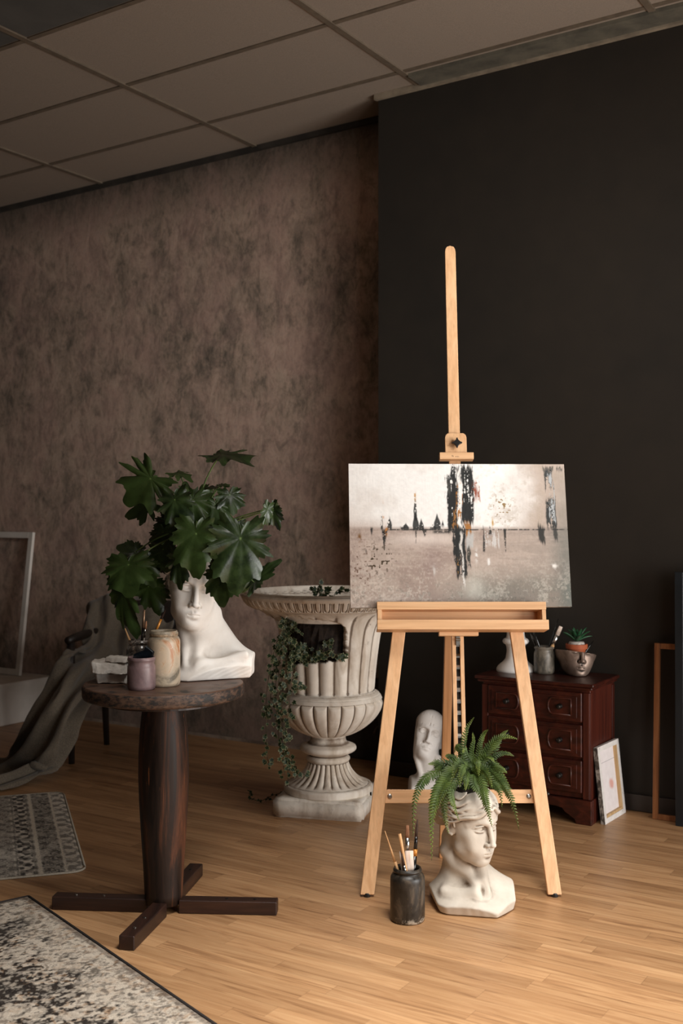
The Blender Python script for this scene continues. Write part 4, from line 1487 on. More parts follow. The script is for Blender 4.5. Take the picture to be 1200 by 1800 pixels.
def lobed_leaf(p0, p1, width, nrm_hint, seed, curl=0.25, deep=0.22):
    """a deeply lobed heart-shaped blade hanging from its stalk joint p0, tip at p1"""
    rnd = random.Random(seed)
    ax = (p1 - p0)
    L = ax.length
    ax.normalize()
    n = Vector(nrm_hint)
    n = (n - ax * n.dot(ax))
    n = n.normalized() if n.length > .05 else ax.orthogonal().normalized()
    sd = ax.cross(n)
    NA, NR = 180, 10
    vs, at_ = [Vector(p0)], [1.0]
    lobes = 4 if seed % 3 else 5
    ph = rnd.uniform(-.10, .10)
    rip = rnd.uniform(0, 6.28)
    asy = rnd.uniform(-.12, .12)
    for j in range(1, NR + 1):
        rho = j / NR
        for i in range(NA):
            a = -pi + 2 * pi * (i + .5) / NA
            s = abs(a) / pi                              # 0 at the tip, 1 at the stalk notch
            u = s ** .9 * lobes + ph * (1 if a > 0 else -1) * min(1, s * 6)
            cut = 1 - deep * (sin(pi * u) ** 2) ** 1.3 * min(1, s * 4 + .3) * (1 + .3 * sin(3.1 * a + rip))
            shape = (1 - .50 * min(1, s / .5) ** .85 + .06 * max(0, min(1, (s - .5) / .3))) * (1.0 - 0.86 * max(0, (s - .86) / .14) ** 1.3)
            r = L * shape * cut * (1 - .13 * sin(3 * pi * u + .6) ** 2 * min(1, s * 5)) * (1.04 + .022 * sin(37 * a + rip)) * (1 + asy * sin(a))
            x = rho * r * cos(a)
            y = rho * r * sin(a) * width / (1.0 * L)
            R_ = hypot(x, y) / L
            h = L * (.016 * R_ ** 1.3 * cos(2 * pi * u) - curl * .75 * (x / L) ** 2 * (1 if x > 0 else .4) - .55 * curl * (y / L) ** 2 + .10 * abs(y / L) * (1 - min(1, R_)) + .020 * R_ * sin(4 * a + 2 * rip) + .050 * rho ** 2.5 * sin(9 * a + rip) * min(1, R_ * 2) - .025 * rho ** 2 * sin(pi * u) ** 2 * R_)
            vs.append(Vector(p0) + ax * x + sd * y + n * h)
            vein = max(0, 1 - abs(((u + .5) % 1) - .5) * 2 * (5.0 + 14 * rho))
            at_.append(max(vein * (1 - .65 * rho) * (1.0 if s < .1 else .7), .55 if j == NR else 0))
    fs = [(0, 1 + i, 1 + (i + 1) % NA) for i in range(NA)]
    for j in range(NR - 1):
        for i in range(NA):
            k = (i + 1) % NA
            fs.append((1 + j * NA + i, 1 + j * NA + k, 1 + (j + 1) * NA + k, 1 + (j + 1) * NA + i))
    return MB().add(vs, fs, at_)


philo = thing('split_leaf_plant', 'bushy dark green split-leaf plant spilling over the plaster head on the table', 'plant', pot_c + Vector((0, 0, 0.08)))
CR = pot_c + Vector((0, 0, 0.075))


def c1(x, y, Y):
    return P(140 + x * 0.31667, 760 + y * 0.31667, Y)


LEAVES = [  # joint x, y, depth; tip x, y, depth; width in crop pixels; hint; curl
    (385, 255, 3.72, 235, 392, 3.70, 330, (.1, -.8, .5), .12), (540, 225, 3.80, 618, 248, 3.76, 120, (.3, -.5, .8), .3),
    (372, 400, 3.84, 238, 465, 3.84, 150, (-.2, -1, .2), .2), (520, 372, 3.66, 548, 540, 3.63, 175, (-.2, -.8, .5), .3),
    (622, 375, 3.68, 582, 552, 3.64, 200, (.1, -.9, .4), .2), (600, 410, 3.74, 572, 268, 3.76, 130, (0, -1, .2), .1),
    (745, 398, 3.70, 762, 530, 3.67, 150, (.1, -.8, .5), .3), (828, 345, 3.72, 850, 452, 3.69, 150, (.2, -.8, .55), .25),
    (785, 122, 3.80, 955, 150, 3.72, 260, (-.1, -.25, 1), .22), (1040, 425, 3.76, 1012, 532, 3.74, 75, (.7, -.7, .2), .2),
    (1068, 425, 3.80, 1104, 545, 3.80, 90, (-.3, -.9, .1), .1), (640, 562, 3.62, 645, 812, 3.60, 235, (-.1, -1, .25), .15),
    (888, 588, 3.62, 862, 900, 3.60, 300, (.15, -.95, .25), .13), (790, 785, 3.66, 776, 974, 3.65, 190, (-.25, -.9, .1), .18),
    (965, 835, 3.74, 1098, 698, 3.72, 90, (-.3, -.8, .5), .2), (985, 785, 3.76, 905, 895, 3.74, 95, (.5, -.8, .1), .2),
    (455, 555, 3.80, 430, 665, 3.78, 150, (-.3, -1, .1), .2), (455, 650, 3.74, 472, 775, 3.72, 165, (-.3, -1, .1), .2),
    (540, 700, 3.68, 545, 876, 3.66, 120, (-.2, -1, .0), .15), (300, 665, 3.78, 195, 625, 3.78, 120, (-.1, -.8, .6), .2),
    (262, 735, 3.70, 262, 912, 3.66, 255, (-.2, -.7, .6), .2), (345, 728, 3.74, 402, 862, 3.72, 135, (-.2, -1, .2), .2),
    (372, 858, 3.78, 432, 1018, 3.77, 165, (-.3, -1, .1), .15), (225, 880, 3.72, 288, 1146, 3.68, 150, (-.6, -.8, .3), .15),
    (885, 498, 3.82, 888, 562, 3.82, 60, (.2, -1, .2), .2), (752, 305, 3.84, 686, 300, 3.84, 70, (0, -.3, 1), .2),
    (780, 290, 3.82, 832, 296, 3.80, 60, (0, -.3, 1), .2), (700, 488, 3.70, 728, 596, 3.68, 130, (.1, -1, .3), .2),
    (500, 500, 3.84, 470, 600, 3.84, 170, (-.2, -1, .1), .2), (590, 560, 3.86, 560, 660, 3.86, 150, (0, -1, 0), .2),
    (420, 700, 3.86, 400, 800, 3.86, 130, (-.2, -1, .1), .2), (660, 330, 3.88, 690, 400, 3.86, 130, (0, -1, .3), .2),
    (190, 830, 3.76, 175, 870, 3.74, 60, (-.2, -1, .2), .2), (600, 690, 3.80, 590, 780, 3.80, 130, (0, -1, 0), .2),
]
for i, (x0, y0, Y0, x1, y1, Y1, wd, hint, cu) in enumerate(LEAVES):
    a, b = c1(x0, y0, Y0), c1(x1, y1, Y1)
    a.y += 0.03
    b.y += 0.03
    lf = obj('leaf', lobed_leaf(a, b, wd * 0.31667 * a.y / FPX * 1.12, hint, i, cu, .46 if i in (0, 1, 2, 8, 5) else .22), leaf_mat, philo, smooth=True, attr='edge')
    rnd = random.Random(100 + i)
    base = CR + Vector((rnd.uniform(-.03, .03), rnd.uniform(-.03, .03), 0))
    up = 0.5 * (a.z - base.z)
    hgt = max(.06, up + .10) if a.z < base.z + .05 else max(.05, up)
    mid1 = base + Vector(((a.x - base.x) * .18, (a.y - base.y) * .25, hgt))
    mid2 = a + Vector((-(a.x - base.x) * .30, 0.02, .05 if a.z < base.z + .06 else -.02))
    q = MB().tube(bez(base, mid1, mid2, a - Vector((0, -.002, 0)), 14), [0.0032 - .0010 * k / 14 for k in range(15)], 7)
    obj('stalk', q, stalk_mat, lf, smooth=True)

# ================================================================== fern in the floor head
m = Mat('fern frond')
at = m.attr('edge').outputs['Fac']
n = m.noise(18, 3, 0.6)
oi = m.n.new('ShaderNodeObjectInfo').outputs['Random']
g_ = m.mix(m.ramp(n, (0.3, (0, 0, 0)), (0.7, (1, 1, 1))), C(46, 64, 27), C(94, 114, 46))
g_ = m.mix(m.math('MULTIPLY', oi, .55), g_, C(34, 50, 28))
g_ = m.mix(m.ramp(at, (0.45, (0, 0, 0)), (1.0, (.85, .85, .85))), g_, C(156, 164, 78))
m.set(color=g_, rough=0.5, spec=0.35)
fern_mat = m.m


def frond(path, width, seed, nl=26):
    rnd = random.Random(seed)
    mb = MB()
    pts = path
    n = len(pts) - 1
    mb.tube(pts, [0.0016 - .0010 * k / n for k in range(n + 1)], 5, a=0.4)
    view = Vector((0, -1, 0.35))
    tw = Vector((rnd.uniform(-.7, .7), 0, rnd.uniform(-.2, .5)))
    for i in range(nl * 2):
        s = 1 if i % 2 else -1
        t = 0.14 + 0.855 * (i // 2 + (.5 if s > 0 else 0)) / nl
        k = min(int(t * n), n - 1)
        p = pts[k].lerp(pts[k + 1], t * n - k)
        d = (pts[min(k + 1, n)] - pts[k]).normalized()
        nr = view + tw - d * (view + tw).dot(d)
        if nr.length < .2:
            nr = Vector((0, -.3, 1)) - d * d.z
        nr.normalize()
        sd = d.cross(nr) * s
        ln = width * min(1, (t - .05) / .22) * (1 - max(0, (t - .42) / .58) ** 1.5 * .92) * rnd.uniform(.80, 1.10)
        if ln < .002:
            continue
        wd = min(.0050, .0018 + ln * .115)
        dirn = (sd * 1.0 + d * (.25 + .25 * t) - nr * .12).normalized()
        cross = dirn.cross(nr).normalized()
        vs, at_ = [], []
        prof = [(0, .55), (.2, 1.0), (.5, .92), (.8, .6), (1.0, .08)]
        for q_, w_ in prof:
            c = p + dirn * ln * q_ - nr * ln * .30 * q_ ** 2 + d * ln * .16 * q_ ** 2
            vs += [c + cross * wd * w_ - nr * wd * .35 * w_, c + nr * .0004, c - cross * wd * w_ - nr * wd * .35 * w_]
            tt_ = .25 + .5 * t ** 3 + .15 * q_
            at_ += [tt_, tt_ * .8, tt_]
        fs = []
        for j in range(len(prof) - 1):
            o = j * 3
            fs += [(o, o + 1, o + 4, o + 3), (o + 1, o + 2, o + 5, o + 4)]
        mb.add(vs, fs, at_)
    return mb


def c4(x, y, Y):
    return P(660 + x * 0.25, 1240 + y * 0.25, Y)


fern = thing('fern', 'lush green fern arching out of the aged plaster head on the floor', 'plant', fern_soil + Vector((0, 0, .01)))
FC = fern_soil + Vector((0, 0, 0.0))
FR = [  # way points in crop pixels with depth, leaflet length
    ([(560, 470, 3.70), (470, 590, 3.62), (410, 800, 3.58), (400, 1115, 3.57)], .022), ([(500, 470, 3.72), (360, 520, 3.66), (280, 680, 3.62), (268, 950, 3.60)], .021),
    ([(600, 520, 3.66), (545, 620, 3.60), (560, 720, 3.57), (598, 835, 3.56)], .016), ([(740, 480, 3.66), (765, 600, 3.58), (790, 730, 3.54), (830, 880, 3.53)], .018),
    ([(800, 470, 3.68), (900, 570, 3.62), (970, 700, 3.60), (1020, 895, 3.60)], .019), ([(760, 400, 3.76), (820, 300, 3.74), (900, 230, 3.72), (1010, 250, 3.70)], .019),
    ([(650, 400, 3.80), (630, 300, 3.80), (650, 180, 3.80), (700, 95, 3.78)], .015), ([(720, 400, 3.82), (740, 300, 3.82), (765, 220, 3.82), (800, 183, 3.80)], .013),
    ([(780, 420, 3.74), (860, 360, 3.72), (930, 350, 3.71), (985, 372, 3.70)], .013), ([(780, 460, 3.70), (850, 450, 3.66), (900, 465, 3.64), (935, 495, 3.63)], .014),
    ([(660, 480, 3.66), (650, 520, 3.60), (645, 570, 3.58), (640, 620, 3.57)], .013), ([(560, 430, 3.76), (480, 440, 3.72), (430, 420, 3.70), (375, 430, 3.68)], .018),
    ([(540, 480, 3.70), (440, 600, 3.64), (400, 760, 3.60), (395, 930, 3.59)], .020), ([(580, 480, 3.70), (500, 620, 3.62), (490, 780, 3.59), (520, 930, 3.58)], .019),
    ([(600, 440, 3.80), (560, 390, 3.80), (520, 370, 3.80), (495, 372, 3.80)], .014), ([(700, 420, 3.78), (690, 340, 3.80), (700, 260, 3.80), (690, 200, 3.80)], .014),
    ([(820, 430, 3.76), (860, 300, 3.78), (900, 220, 3.80), (945, 185, 3.80)], .012), ([(620, 480, 3.68), (560, 560, 3.62), (480, 640, 3.60), (440, 760, 3.59)], .020),
    ([(760, 500, 3.68), (830, 560, 3.62), (880, 620, 3.59), (900, 740, 3.58)], .017), ([(700, 500, 3.66), (700, 560, 3.60), (740, 640, 3.57), (800, 760, 3.56)], .016),
    ([(600, 500, 3.70), (500, 540, 3.66), (430, 620, 3.64), (385, 780, 3.63)], .020), ([(620, 420, 3.80), (600, 330, 3.82), (575, 300, 3.83), (560, 350, 3.83)], .014),
    ([(680, 420, 3.74), (650, 360, 3.72), (640, 330, 3.71), (620, 350, 3.70)], .015), ([(740, 430, 3.72), (790, 380, 3.70), (820, 380, 3.68), (850, 420, 3.66)], .016),
    ([(560, 450, 3.74), (470, 420, 3.72), (440, 470, 3.70), (430, 560, 3.69)], .019), ([(700, 450, 3.70), (720, 400, 3.66), (730, 440, 3.63), (735, 520, 3.61)], .016),
    ([(640, 450, 3.70), (600, 420, 3.66), (570, 460, 3.63), (540, 560, 3.61)], .018), ([(780, 440, 3.74), (840, 420, 3.72), (900, 500, 3.70), (960, 600, 3.69)], .016),
    ([(600, 460, 3.78), (520, 430, 3.78), (460, 520, 3.77), (420, 660, 3.76)], .019), ([(680, 470, 3.68), (640, 440, 3.63), (610, 500, 3.60), (600, 600, 3.58)], .017),
    ([(740, 420, 3.80), (780, 340, 3.82), (800, 300, 3.82), (780, 330, 3.80)], .013), ([(690, 480, 3.66), (760, 470, 3.62), (800, 520, 3.59), (830, 600, 3.57)], .016),
]
for i, (pts, wd) in enumerate(FR):
    rnd = random.Random(300 + i)
    w_ = [c4(*p) for p in pts]
    for p in w_:
        p.y += 0.035
    base = FC + Vector((rnd.uniform(-.025, .025), rnd.uniform(-.02, .02), 0.0))
    path = catmull([base, base.lerp(w_[0], .6) + Vector((0, 0, .012))] + w_, 7)
    ln = sum((path[k + 1] - path[k]).length for k in range(len(path) - 1))
    obj('frond', frond(path, wd * 1.25, i, max(11, int(ln / .0098))), fern_mat, fern, attr='edge')

# ================================================================== jars and brushes
def jar_body(mb, c, r, h, neck, lip=.004):
    pr = [(r * .86, 0.0), (r * .95, .003), (r, .012), (r, h - .040), (r * .985, h - .030), (r * .90, h - .021), (neck, h - .016), (neck, h - .012), (neck + lip, h - .010), (neck + lip, h - .006),
          (neck + .001, h - .004), (neck + .001, h), (neck - .003, h), (neck - .004, h - .014), (r * .84, h - .026), (r * .93, h - .040), (r * .93, .010), (r * .6, .008), (.001, .008)]
    mb.lathe(c, pr, 48, close=False)
    n = len(pr)
    o = len(mb.v) - n * 48
    mb.f.append(tuple(reversed(range(o, o + 48))))
    return mb


def stained(name, c1, c2, c3, rough=.35, scale=14, lo=.45, hi=.6, stretch=(1, 1, .6)):
    m = Mat(name)
    n = m.noise(scale, 6, .65, .8, m.map(stretch))
    n2 = m.noise(scale * 4, 5, .65)
    base = m.ramp(n, (lo - .12, C(*c1)), (lo, C(*c2)), (hi, C(*c3)))
    m.set(color=m.mix(.25, base, m.ramp(n2, (.35, (.45, .42, .4)), (.6, (1, 1, 1))), 'MULTIPLY'), rough=rough, spec=.5)
    m.bump(n2, .2, .002)
    return m.m


def brush(name, label, a, b, parts, group=None, flat=1.0):
    """a: lower end inside the jar, b: upper end; parts: (part name, t0, t1, r0, r1, material, flatness)"""
    a, b = Vector(a), Vector(b)
    t = thing(name, label, 'paintbrush', a, group)
    d = b - a
    for pn, t0, t1, rs, mt, fl in parts:
        k = len(rs)
        q = MB().tube([a + d * (t0 + (t1 - t0) * i / (k - 1)) for i in range(k)], rs, 12)
        if fl != 1.0:       # flatten sideways, facing the viewer
            u = Vector((0, 1, 0))
            u = (u - d.normalized() * u.dot(d.normalized())).normalized()
            for p in q.v:
                rel = p - a
                p -= u * rel.dot(u) * (1 - fl)
        obj(pn, q, mt, t, smooth=True)
    return t


wood_pale = wood('pale handle wood', (190, 140, 92), (214, 166, 116), (226, 184, 136), .5, 2, 2)
handle_black = simple('black lacquer', (14, 13, 13), (20, 19, 18), .18, 10)
handle_blue = simple('dark blue lacquer', (18, 26, 36), (26, 36, 48), .25, 10)
ferrule = simple('ferrule metal', (176, 176, 174), (204, 204, 202), .22, 30, metal=1.0)
ferrule_gold = simple('brass band', (196, 126, 52), (214, 144, 66), .35, 30, metal=.3)
bristle = simple('pale bristle', (206, 180, 160), (236, 222, 210), .8, 60, .3, stretch=(6, 6, .4))
bristle_dark = simple('dark bristle', (40, 28, 22), (70, 48, 36), .8, 60, .3, stretch=(6, 6, .4))
bristle_brown = simple('brown bristle', (112, 74, 48), (150, 104, 72), .8, 60, .3, stretch=(6, 6, .4))

# --- the black jar on the floor
J = F(716, 1617)
m = Mat('blackened jar glass')
n = m.noise(13, 6, .65, .9, m.map((1, 1, .7)))
n2 = m.noise(55, 4, .7)
zz = m.n.new('ShaderNodeSeparateXYZ')
m.l.new(m.tc.outputs['Object'], zz.inputs[0])
base = m.ramp(n, (.36, C(22, 20, 17)), (.50, C(46, 40, 33)), (.64, C(92, 78, 62)))
foot_ = m.math('MULTIPLY', m.ramp(zz.outputs[2], (.006, (1, 1, 1)), (.024, (0, 0, 0))), m.ramp(n2, (.50, (0, 0, 0)), (.60, (1, 1, 1))))
base = m.mix(foot_, base, C(190, 178, 160))
m.set(color=m.mix(m.ramp(n2, (.66, (0, 0, 0)), (.74, (1, 1, 1))), base, C(120, 88, 52)), rough=m.ramp(n, (.35, (.30, .30, .30)), (.65, (.62, .62, .62))), spec=.5)
black_jar = m.m
jar = thing('jar', 'black paint-stained glass jar of brushes on the floor beside the floor head', 'jar', J)
q = jar_body(MB(), J, .0565, .172, .043)
obj('glass', q, black_jar, jar, smooth=True)


def jp(x, y, dz=0.0):      # crop of the floor jar, 1 px = 1/9
    return P(670 + x / 9, 1440 + y / 9, J.y + dz)


floor_brushes = 'brushes in the black jar'
brush('paintbrush', 'thin paintbrush with pointed pale wood handle leaning left in black floor jar', J + Vector((.018, .0, .012)), jp(55, 185, .01),
      [('handle', 0, .50, (.002, .0035, .004), bristle_brown, 1), ('ferrule', .50, .64, (.0042, .0046, .0050), wood_pale, 1), ('tip', .64, 1, (.0048, .0034, .0022, .0012), wood_pale, 1)], floor_brushes)
brush('paintbrush', 'paintbrush with flared blunt pale wood handle end, in front in black floor jar', J + Vector((.022, -.012, .012)), jp(290, 232, -.015),
      [('handle', 0, 1, (.003, .0042, .0046, .0045, .0042, .0052, .0052), wood_pale, 1)], floor_brushes)
brush('paintbrush', 'flat paintbrush with shiny silver ferrule and pale tip in black floor jar', J + Vector((.0, .014, .012)), jp(412, 95, .02),
      [('handle', 0, .66, (.003, .004, .0055), bristle, 1), ('ferrule', .66, .86, (.0055, .0065, .0070), ferrule, .6), ('bristles', .86, 1, (.0070, .0066, .0060, .0052), bristle_brown, .45)], floor_brushes)
brush('paintbrush', 'wide flat brush with white paint-caked bristles in black floor jar', J + Vector((.010, .002, .02)), jp(440, 500, .004),
      [('handle', 0, .35, (.004, .005, .006), wood_pale, 1), ('ferrule', .35, .62, (.0145, .0150), ferrule, .4), ('bristles', .62, 1, (.0150, .0150, .0146, .0138), bristle, .42)], floor_brushes)
brush('paintbrush', 'small brush with white and black bristles at the left in black floor jar', J + Vector((.004, -.006, .02)), jp(310, 505, -.006),
      [('handle', 0, .40, (.003, .004), handle_black, 1), ('ferrule', .40, .62, (.0065, .0070), ferrule, .5), ('bristles', .62, 1, (.0070, .0072, .0068, .0055), bristle, .5)], floor_brushes)
brush('paintbrush', 'stubby brush with dark handle and silver band leaning left in black floor jar', J + Vector((.018, -.016, .03)), jp(322, 545, -.020),
      [('handle', 0, .62, (.0045, .005, .005), handle_black, 1), ('ferrule', .62, .80, (.0046, .0046), ferrule, 1), ('bristles', .80, 1, (.0044, .0040, .0015), bristle_dark, 1)], floor_brushes)
brush('paintbrush', 'thick black paintbrush with an orange band standing in black floor jar', J + Vector((.010, .006, .012)), jp(572, 0, .015),
      [('handle', 0, .62, (.005, .0066, .0074, .0070), handle_black, 1), ('band', .62, .69, (.0072, .0072), ferrule_gold, 1), ('ferrule', .69, .82, (.0064, .0058, .0050), handle_black, 1), ('bristles', .82, 1, (.0050, .0046, .0036, .0008), bristle_dark, 1)], floor_brushes)

# --- jars on the round table
purple = stained('mauve paint', (92, 74, 75), (120, 98, 98), (136, 112, 110), .42, 9)
J1 = P(248.5, 1209, 3.585)
J1.z = TZ
jar = thing('jar', 'short mauve painted jar at the front of the round table', 'jar', J1)
q = jar_body(MB(), J1, .0455, .104, .0425, .002)
obj('glass', q, purple, jar, smooth=True)
obj('paint', MB().lathe(J1, [(.040, .060), (.041, .078), (.02, .080), (.001, .080)], 32), simple('dried paint', (70, 56, 58), (104, 82, 84), .7, 60, .4), jar)
black_gloss = simple('black wet paint', (10, 14, 18), (18, 24, 30), .12, 40, .4)
S0 = J1 + Vector((-.012, .004, .078))
sc = thing('paint_scraper', 'glossy black paint scraper blade standing in the mauve jar', 'tool', S0)
q = MB().prism([S0 + Vector(p) for p in ((-.022, 0, .004), (.040, -.002, .004), (.050, -.006, .040), (.024, -.004, .060), (.018, .0, .046), (-.014, .004, .034))], (.004, .006, .002))
obj('blade', q, black_gloss, sc, bevel=.001)
q = MB().tube([S0 + Vector((.022, .002, .030)), S0 + Vector((.016, .006, .010)), S0 + Vector((.012, .008, .004))], [.004, .006, .006], 10)
obj('handle', q, handle_black, sc, smooth=True)

m = Mat('ochre stained jar')
n = m.noise(9, 6, .68, 1.0, m.map((1, 1, .7), loc=(3, 1, 2)))
n2 = m.noise(38, 5, .7)
base = m.ramp(n, (.34, C(112, 102, 86)), (.44, C(176, 160, 138)), (.54, C(196, 174, 148)), (.61, C(178, 122, 78)), (.70, C(150, 88, 50)))
sx = m.n.new('ShaderNodeSeparateXYZ')
m.l.new(m.tc.outputs['Generated'], sx.inputs[0])
base = m.mix(m.math('MULTIPLY', m.ramp(sx.outputs[2], (.80, (0, 0, 0)), (.88, (1, 1, 1))), m.ramp(n2, (.4, (.3, .3, .3)), (.6, (1, 1, 1)))), base, C(132, 122, 104))
base = m.mix(m.ramp(n2, (.62, (0, 0, 0)), (.7, (.8, .8, .8))), base, C(226, 212, 194))
m.set(color=base, rough=.42, spec=.5)
m.bump(n2, .25, .002)
J2 = P(288, 1203, 3.665)
J2.z = TZ
jar = thing('jar', 'tall jar stained ochre and rust beside the plaster head on the table', 'jar', J2)
obj('glass', jar_body(MB(), J2, .0535, .180, .0425), m.m, jar, smooth=True)
q = MB()
q.lathe(J2, [(.0455, .162), (.0468, .165), (.0466, .170), (.0452, .172)], 40, close=False)
obj('thread', q, stained('jar thread', (92, 78, 60), (140, 118, 92), (176, 152, 124), .5, 40), jar, smooth=True)

m = Mat('cloudy glass')
n = m.noise(24, 5, .65, .6)
m.set(color=m.ramp(n, (.4, C(96, 82, 72)), (.62, C(190, 180, 170))), rough=.12, trans=m.ramp(n, (.42, (.85, .85, .85)), (.66, (.25, .25, .25))), ior=1.45)
J3 = P(246, 1195, 3.735)
J3.z = TZ
jar = thing('jar', 'cloudy glass jar of brushes behind the mauve jar on the table', 'jar', J3)
obj('glass', jar_body(MB(), J3, .0455, .142, .036), m.m, jar, smooth=True)
obj('paint_residue', MB().lathe(J3, [(.038, .0095), (.041, .014), (.041, .060), (.001, .066)], 32), purple, jar, smooth=True)


def j3(x, y, dz=0):       # crop (150,1050), 1 px = 190/1200
    return P(150 + x * .15833, 1050 + y * .15833, J3.y + dz)


tb = 'brushes in the cloudy table jar'
brush('paintbrush', 'pale pointed brush handle leaning left in cloudy table jar', J3 + Vector((.015, 0, .012)), j3(440, 345, -.01),
      [('handle', 0, 1, (.002, .004, .0045, .004, .0018), wood_pale, 1)], tb)
brush('paintbrush', 'black handled brush with bare metal tip standing in cloudy table jar', J3 + Vector((-.004, .008, .012)), j3(655, 140, .01),
      [('handle', 0, .74, (.003, .0042, .0044), handle_black, 1), ('ferrule', .74, 1, (.0042, .0040, .0036), simple('tarnished ferrule', (120, 92, 72), (150, 118, 92), .4, 40, metal=.6), 1)], tb)
brush('paintbrush', 'small brush with ochre tip in front of the black one in table jar', J3 + Vector((.000, -.012, .012)), j3(676, 262, -.012),
      [('handle', 0, .72, (.003, .0036), ferrule, 1), ('ferrule', .72, .86, (.0040, .0042), ferrule, 1), ('bristles', .86, 1, (.0042, .0040, .0018), bristle_brown, 1)], tb)
brush('paintbrush', 'dark blue handled brush leaning right, between table jars and plaster head', J3 + Vector((-.020, .010, .012)), j3(905, 100, .045),
      [('handle', 0, .66, (.0030, .0044, .0052), handle_blue, 1), ('ferrule', .66, .82, (.0046, .0042), ferrule_gold, 1), ('bristles', .82, 1, (.0040, .0036, .0010), bristle_dark, 1)], tb)

broken = simple('broken plaster', (212, 203, 192), (234, 228, 219), .85, 30, .4)
# --- plaster fragments on the table
def lump(name, label, mat, poly, base, up, seed, amp=.003):
    """a broken slab: outline poly in the plane of base, extruded by up, roughened"""
    q = MB().prism([Vector(base) + Vector(p) for p in poly], up)
    o = obj(name, q, mat)
    bm = bmesh.new()
    bm.from_mesh(o.data)
    bmesh.ops.triangulate(bm, faces=bm.faces[:])
    for _ in range(5):
        long_ = [e for e in bm.edges if e.calc_length() > .005]
        if not long_:
            break
        bmesh.ops.subdivide_edges(bm, edges=long_, cuts=1)
        bmesh.ops.triangulate(bm, faces=bm.faces[:])
    bmesh.ops.smooth_vert(bm, verts=bm.verts[:], factor=.5, use_axis_x=True, use_axis_y=True, use_axis_z=True)
    zmin = min(v_.co.z for v_ in bm.verts)
    for v_ in bm.verts:
        n_ = mnoise.noise_vector(v_.co * 45 + Vector((seed, 0, 0))) * amp + mnoise.noise_vector(v_.co * 130 + Vector((seed, 3, 0))) * amp * .35
        v_.co += n_
    z0 = min(v_.co.z for v_ in bm.verts)
    for v_ in bm.verts:
        v_.co.z -= z0
    bm.to_mesh(o.data)
    bm.free()
    o.data.polygons.foreach_set('use_smooth', [True] * len(o.data.polygons))
    return tag(o, label, 'plaster fragment')


FB = P(192, 1199, 3.70)
FB.z = TZ
f1 = lump('plaster_fragment', 'chunky lower plaster fragment lying on the left edge of the round table', broken,
          [(-.047, .055, 0), (-.043, .00, 0), (-.036, -.012, 0), (.068, -.012, 0), (.070, .045, 0), (.03, .075, 0), (-.02, .078, 0)], FB, (-.004, -.002, .032), 1, .0035)
f2 = lump('plaster_fragment', 'broad flat plaster slab with worn edge, middle of the fragment stack on table', broken,
          [(-.060, .070, 0), (-.064, .02, 0), (-.052, -.022, 0), (-.036, -.028, 0), (.064, -.034, 0), (.070, .05, 0), (.03, .09, 0), (-.04, .092, 0)], FB + Vector((0, 0, .0335)), (-.004, .012, .034), 2, .0035)
f3 = lump('plaster_fragment', 'small wedge of plaster lying on top of the fragment stack on table', broken,
          [(-.012, .02, 0), (-.018, -.010, 0), (.006, -.028, 0), (.058, -.040, 0), (.066, .00, 0), (.03, .028, 0)], FB + Vector((.002, .012, .070)), (.004, .004, .016), 3, .003)

# ================================================================== chest of drawers
mah = [wood('mahogany %s' % 'ud'[i], (38, 14, 9), (62, 24, 15), (86, 36, 22), .36, i, 1.0, .5) for i in (0, 1)]
mahz = wood('mahogany upright', (46, 17, 11), (74, 29, 18), (96, 42, 26), .40, 2, 1.0, .5)
mah_lite = wood('worn mahogany edge', (58, 24, 15), (70, 31, 19), (86, 41, 26), .38, 0, 1.0, .5)
RW = Matrix.Rotation(-0.5614, 3, 'Z')
CX0, CX1, CF, CB = -2.125, -1.625, 4.560, 4.880
chest = thing('chest_of_drawers', 'dark mahogany three-drawer chest against the dark wall behind the easel', 'chest of drawers', W(-1.875, 4.72))


def wbox(mb, u0, u1, d0, d1, z0, z1):
    return mb.hexa([W(u0, d0, z0), W(u1, d0, z0), W(u1, d1, z0), W(u0, d1, z0), W(u0, d0, z1), W(u1, d0, z1), W(u1, d1, z1), W(u0, d1, z1)])


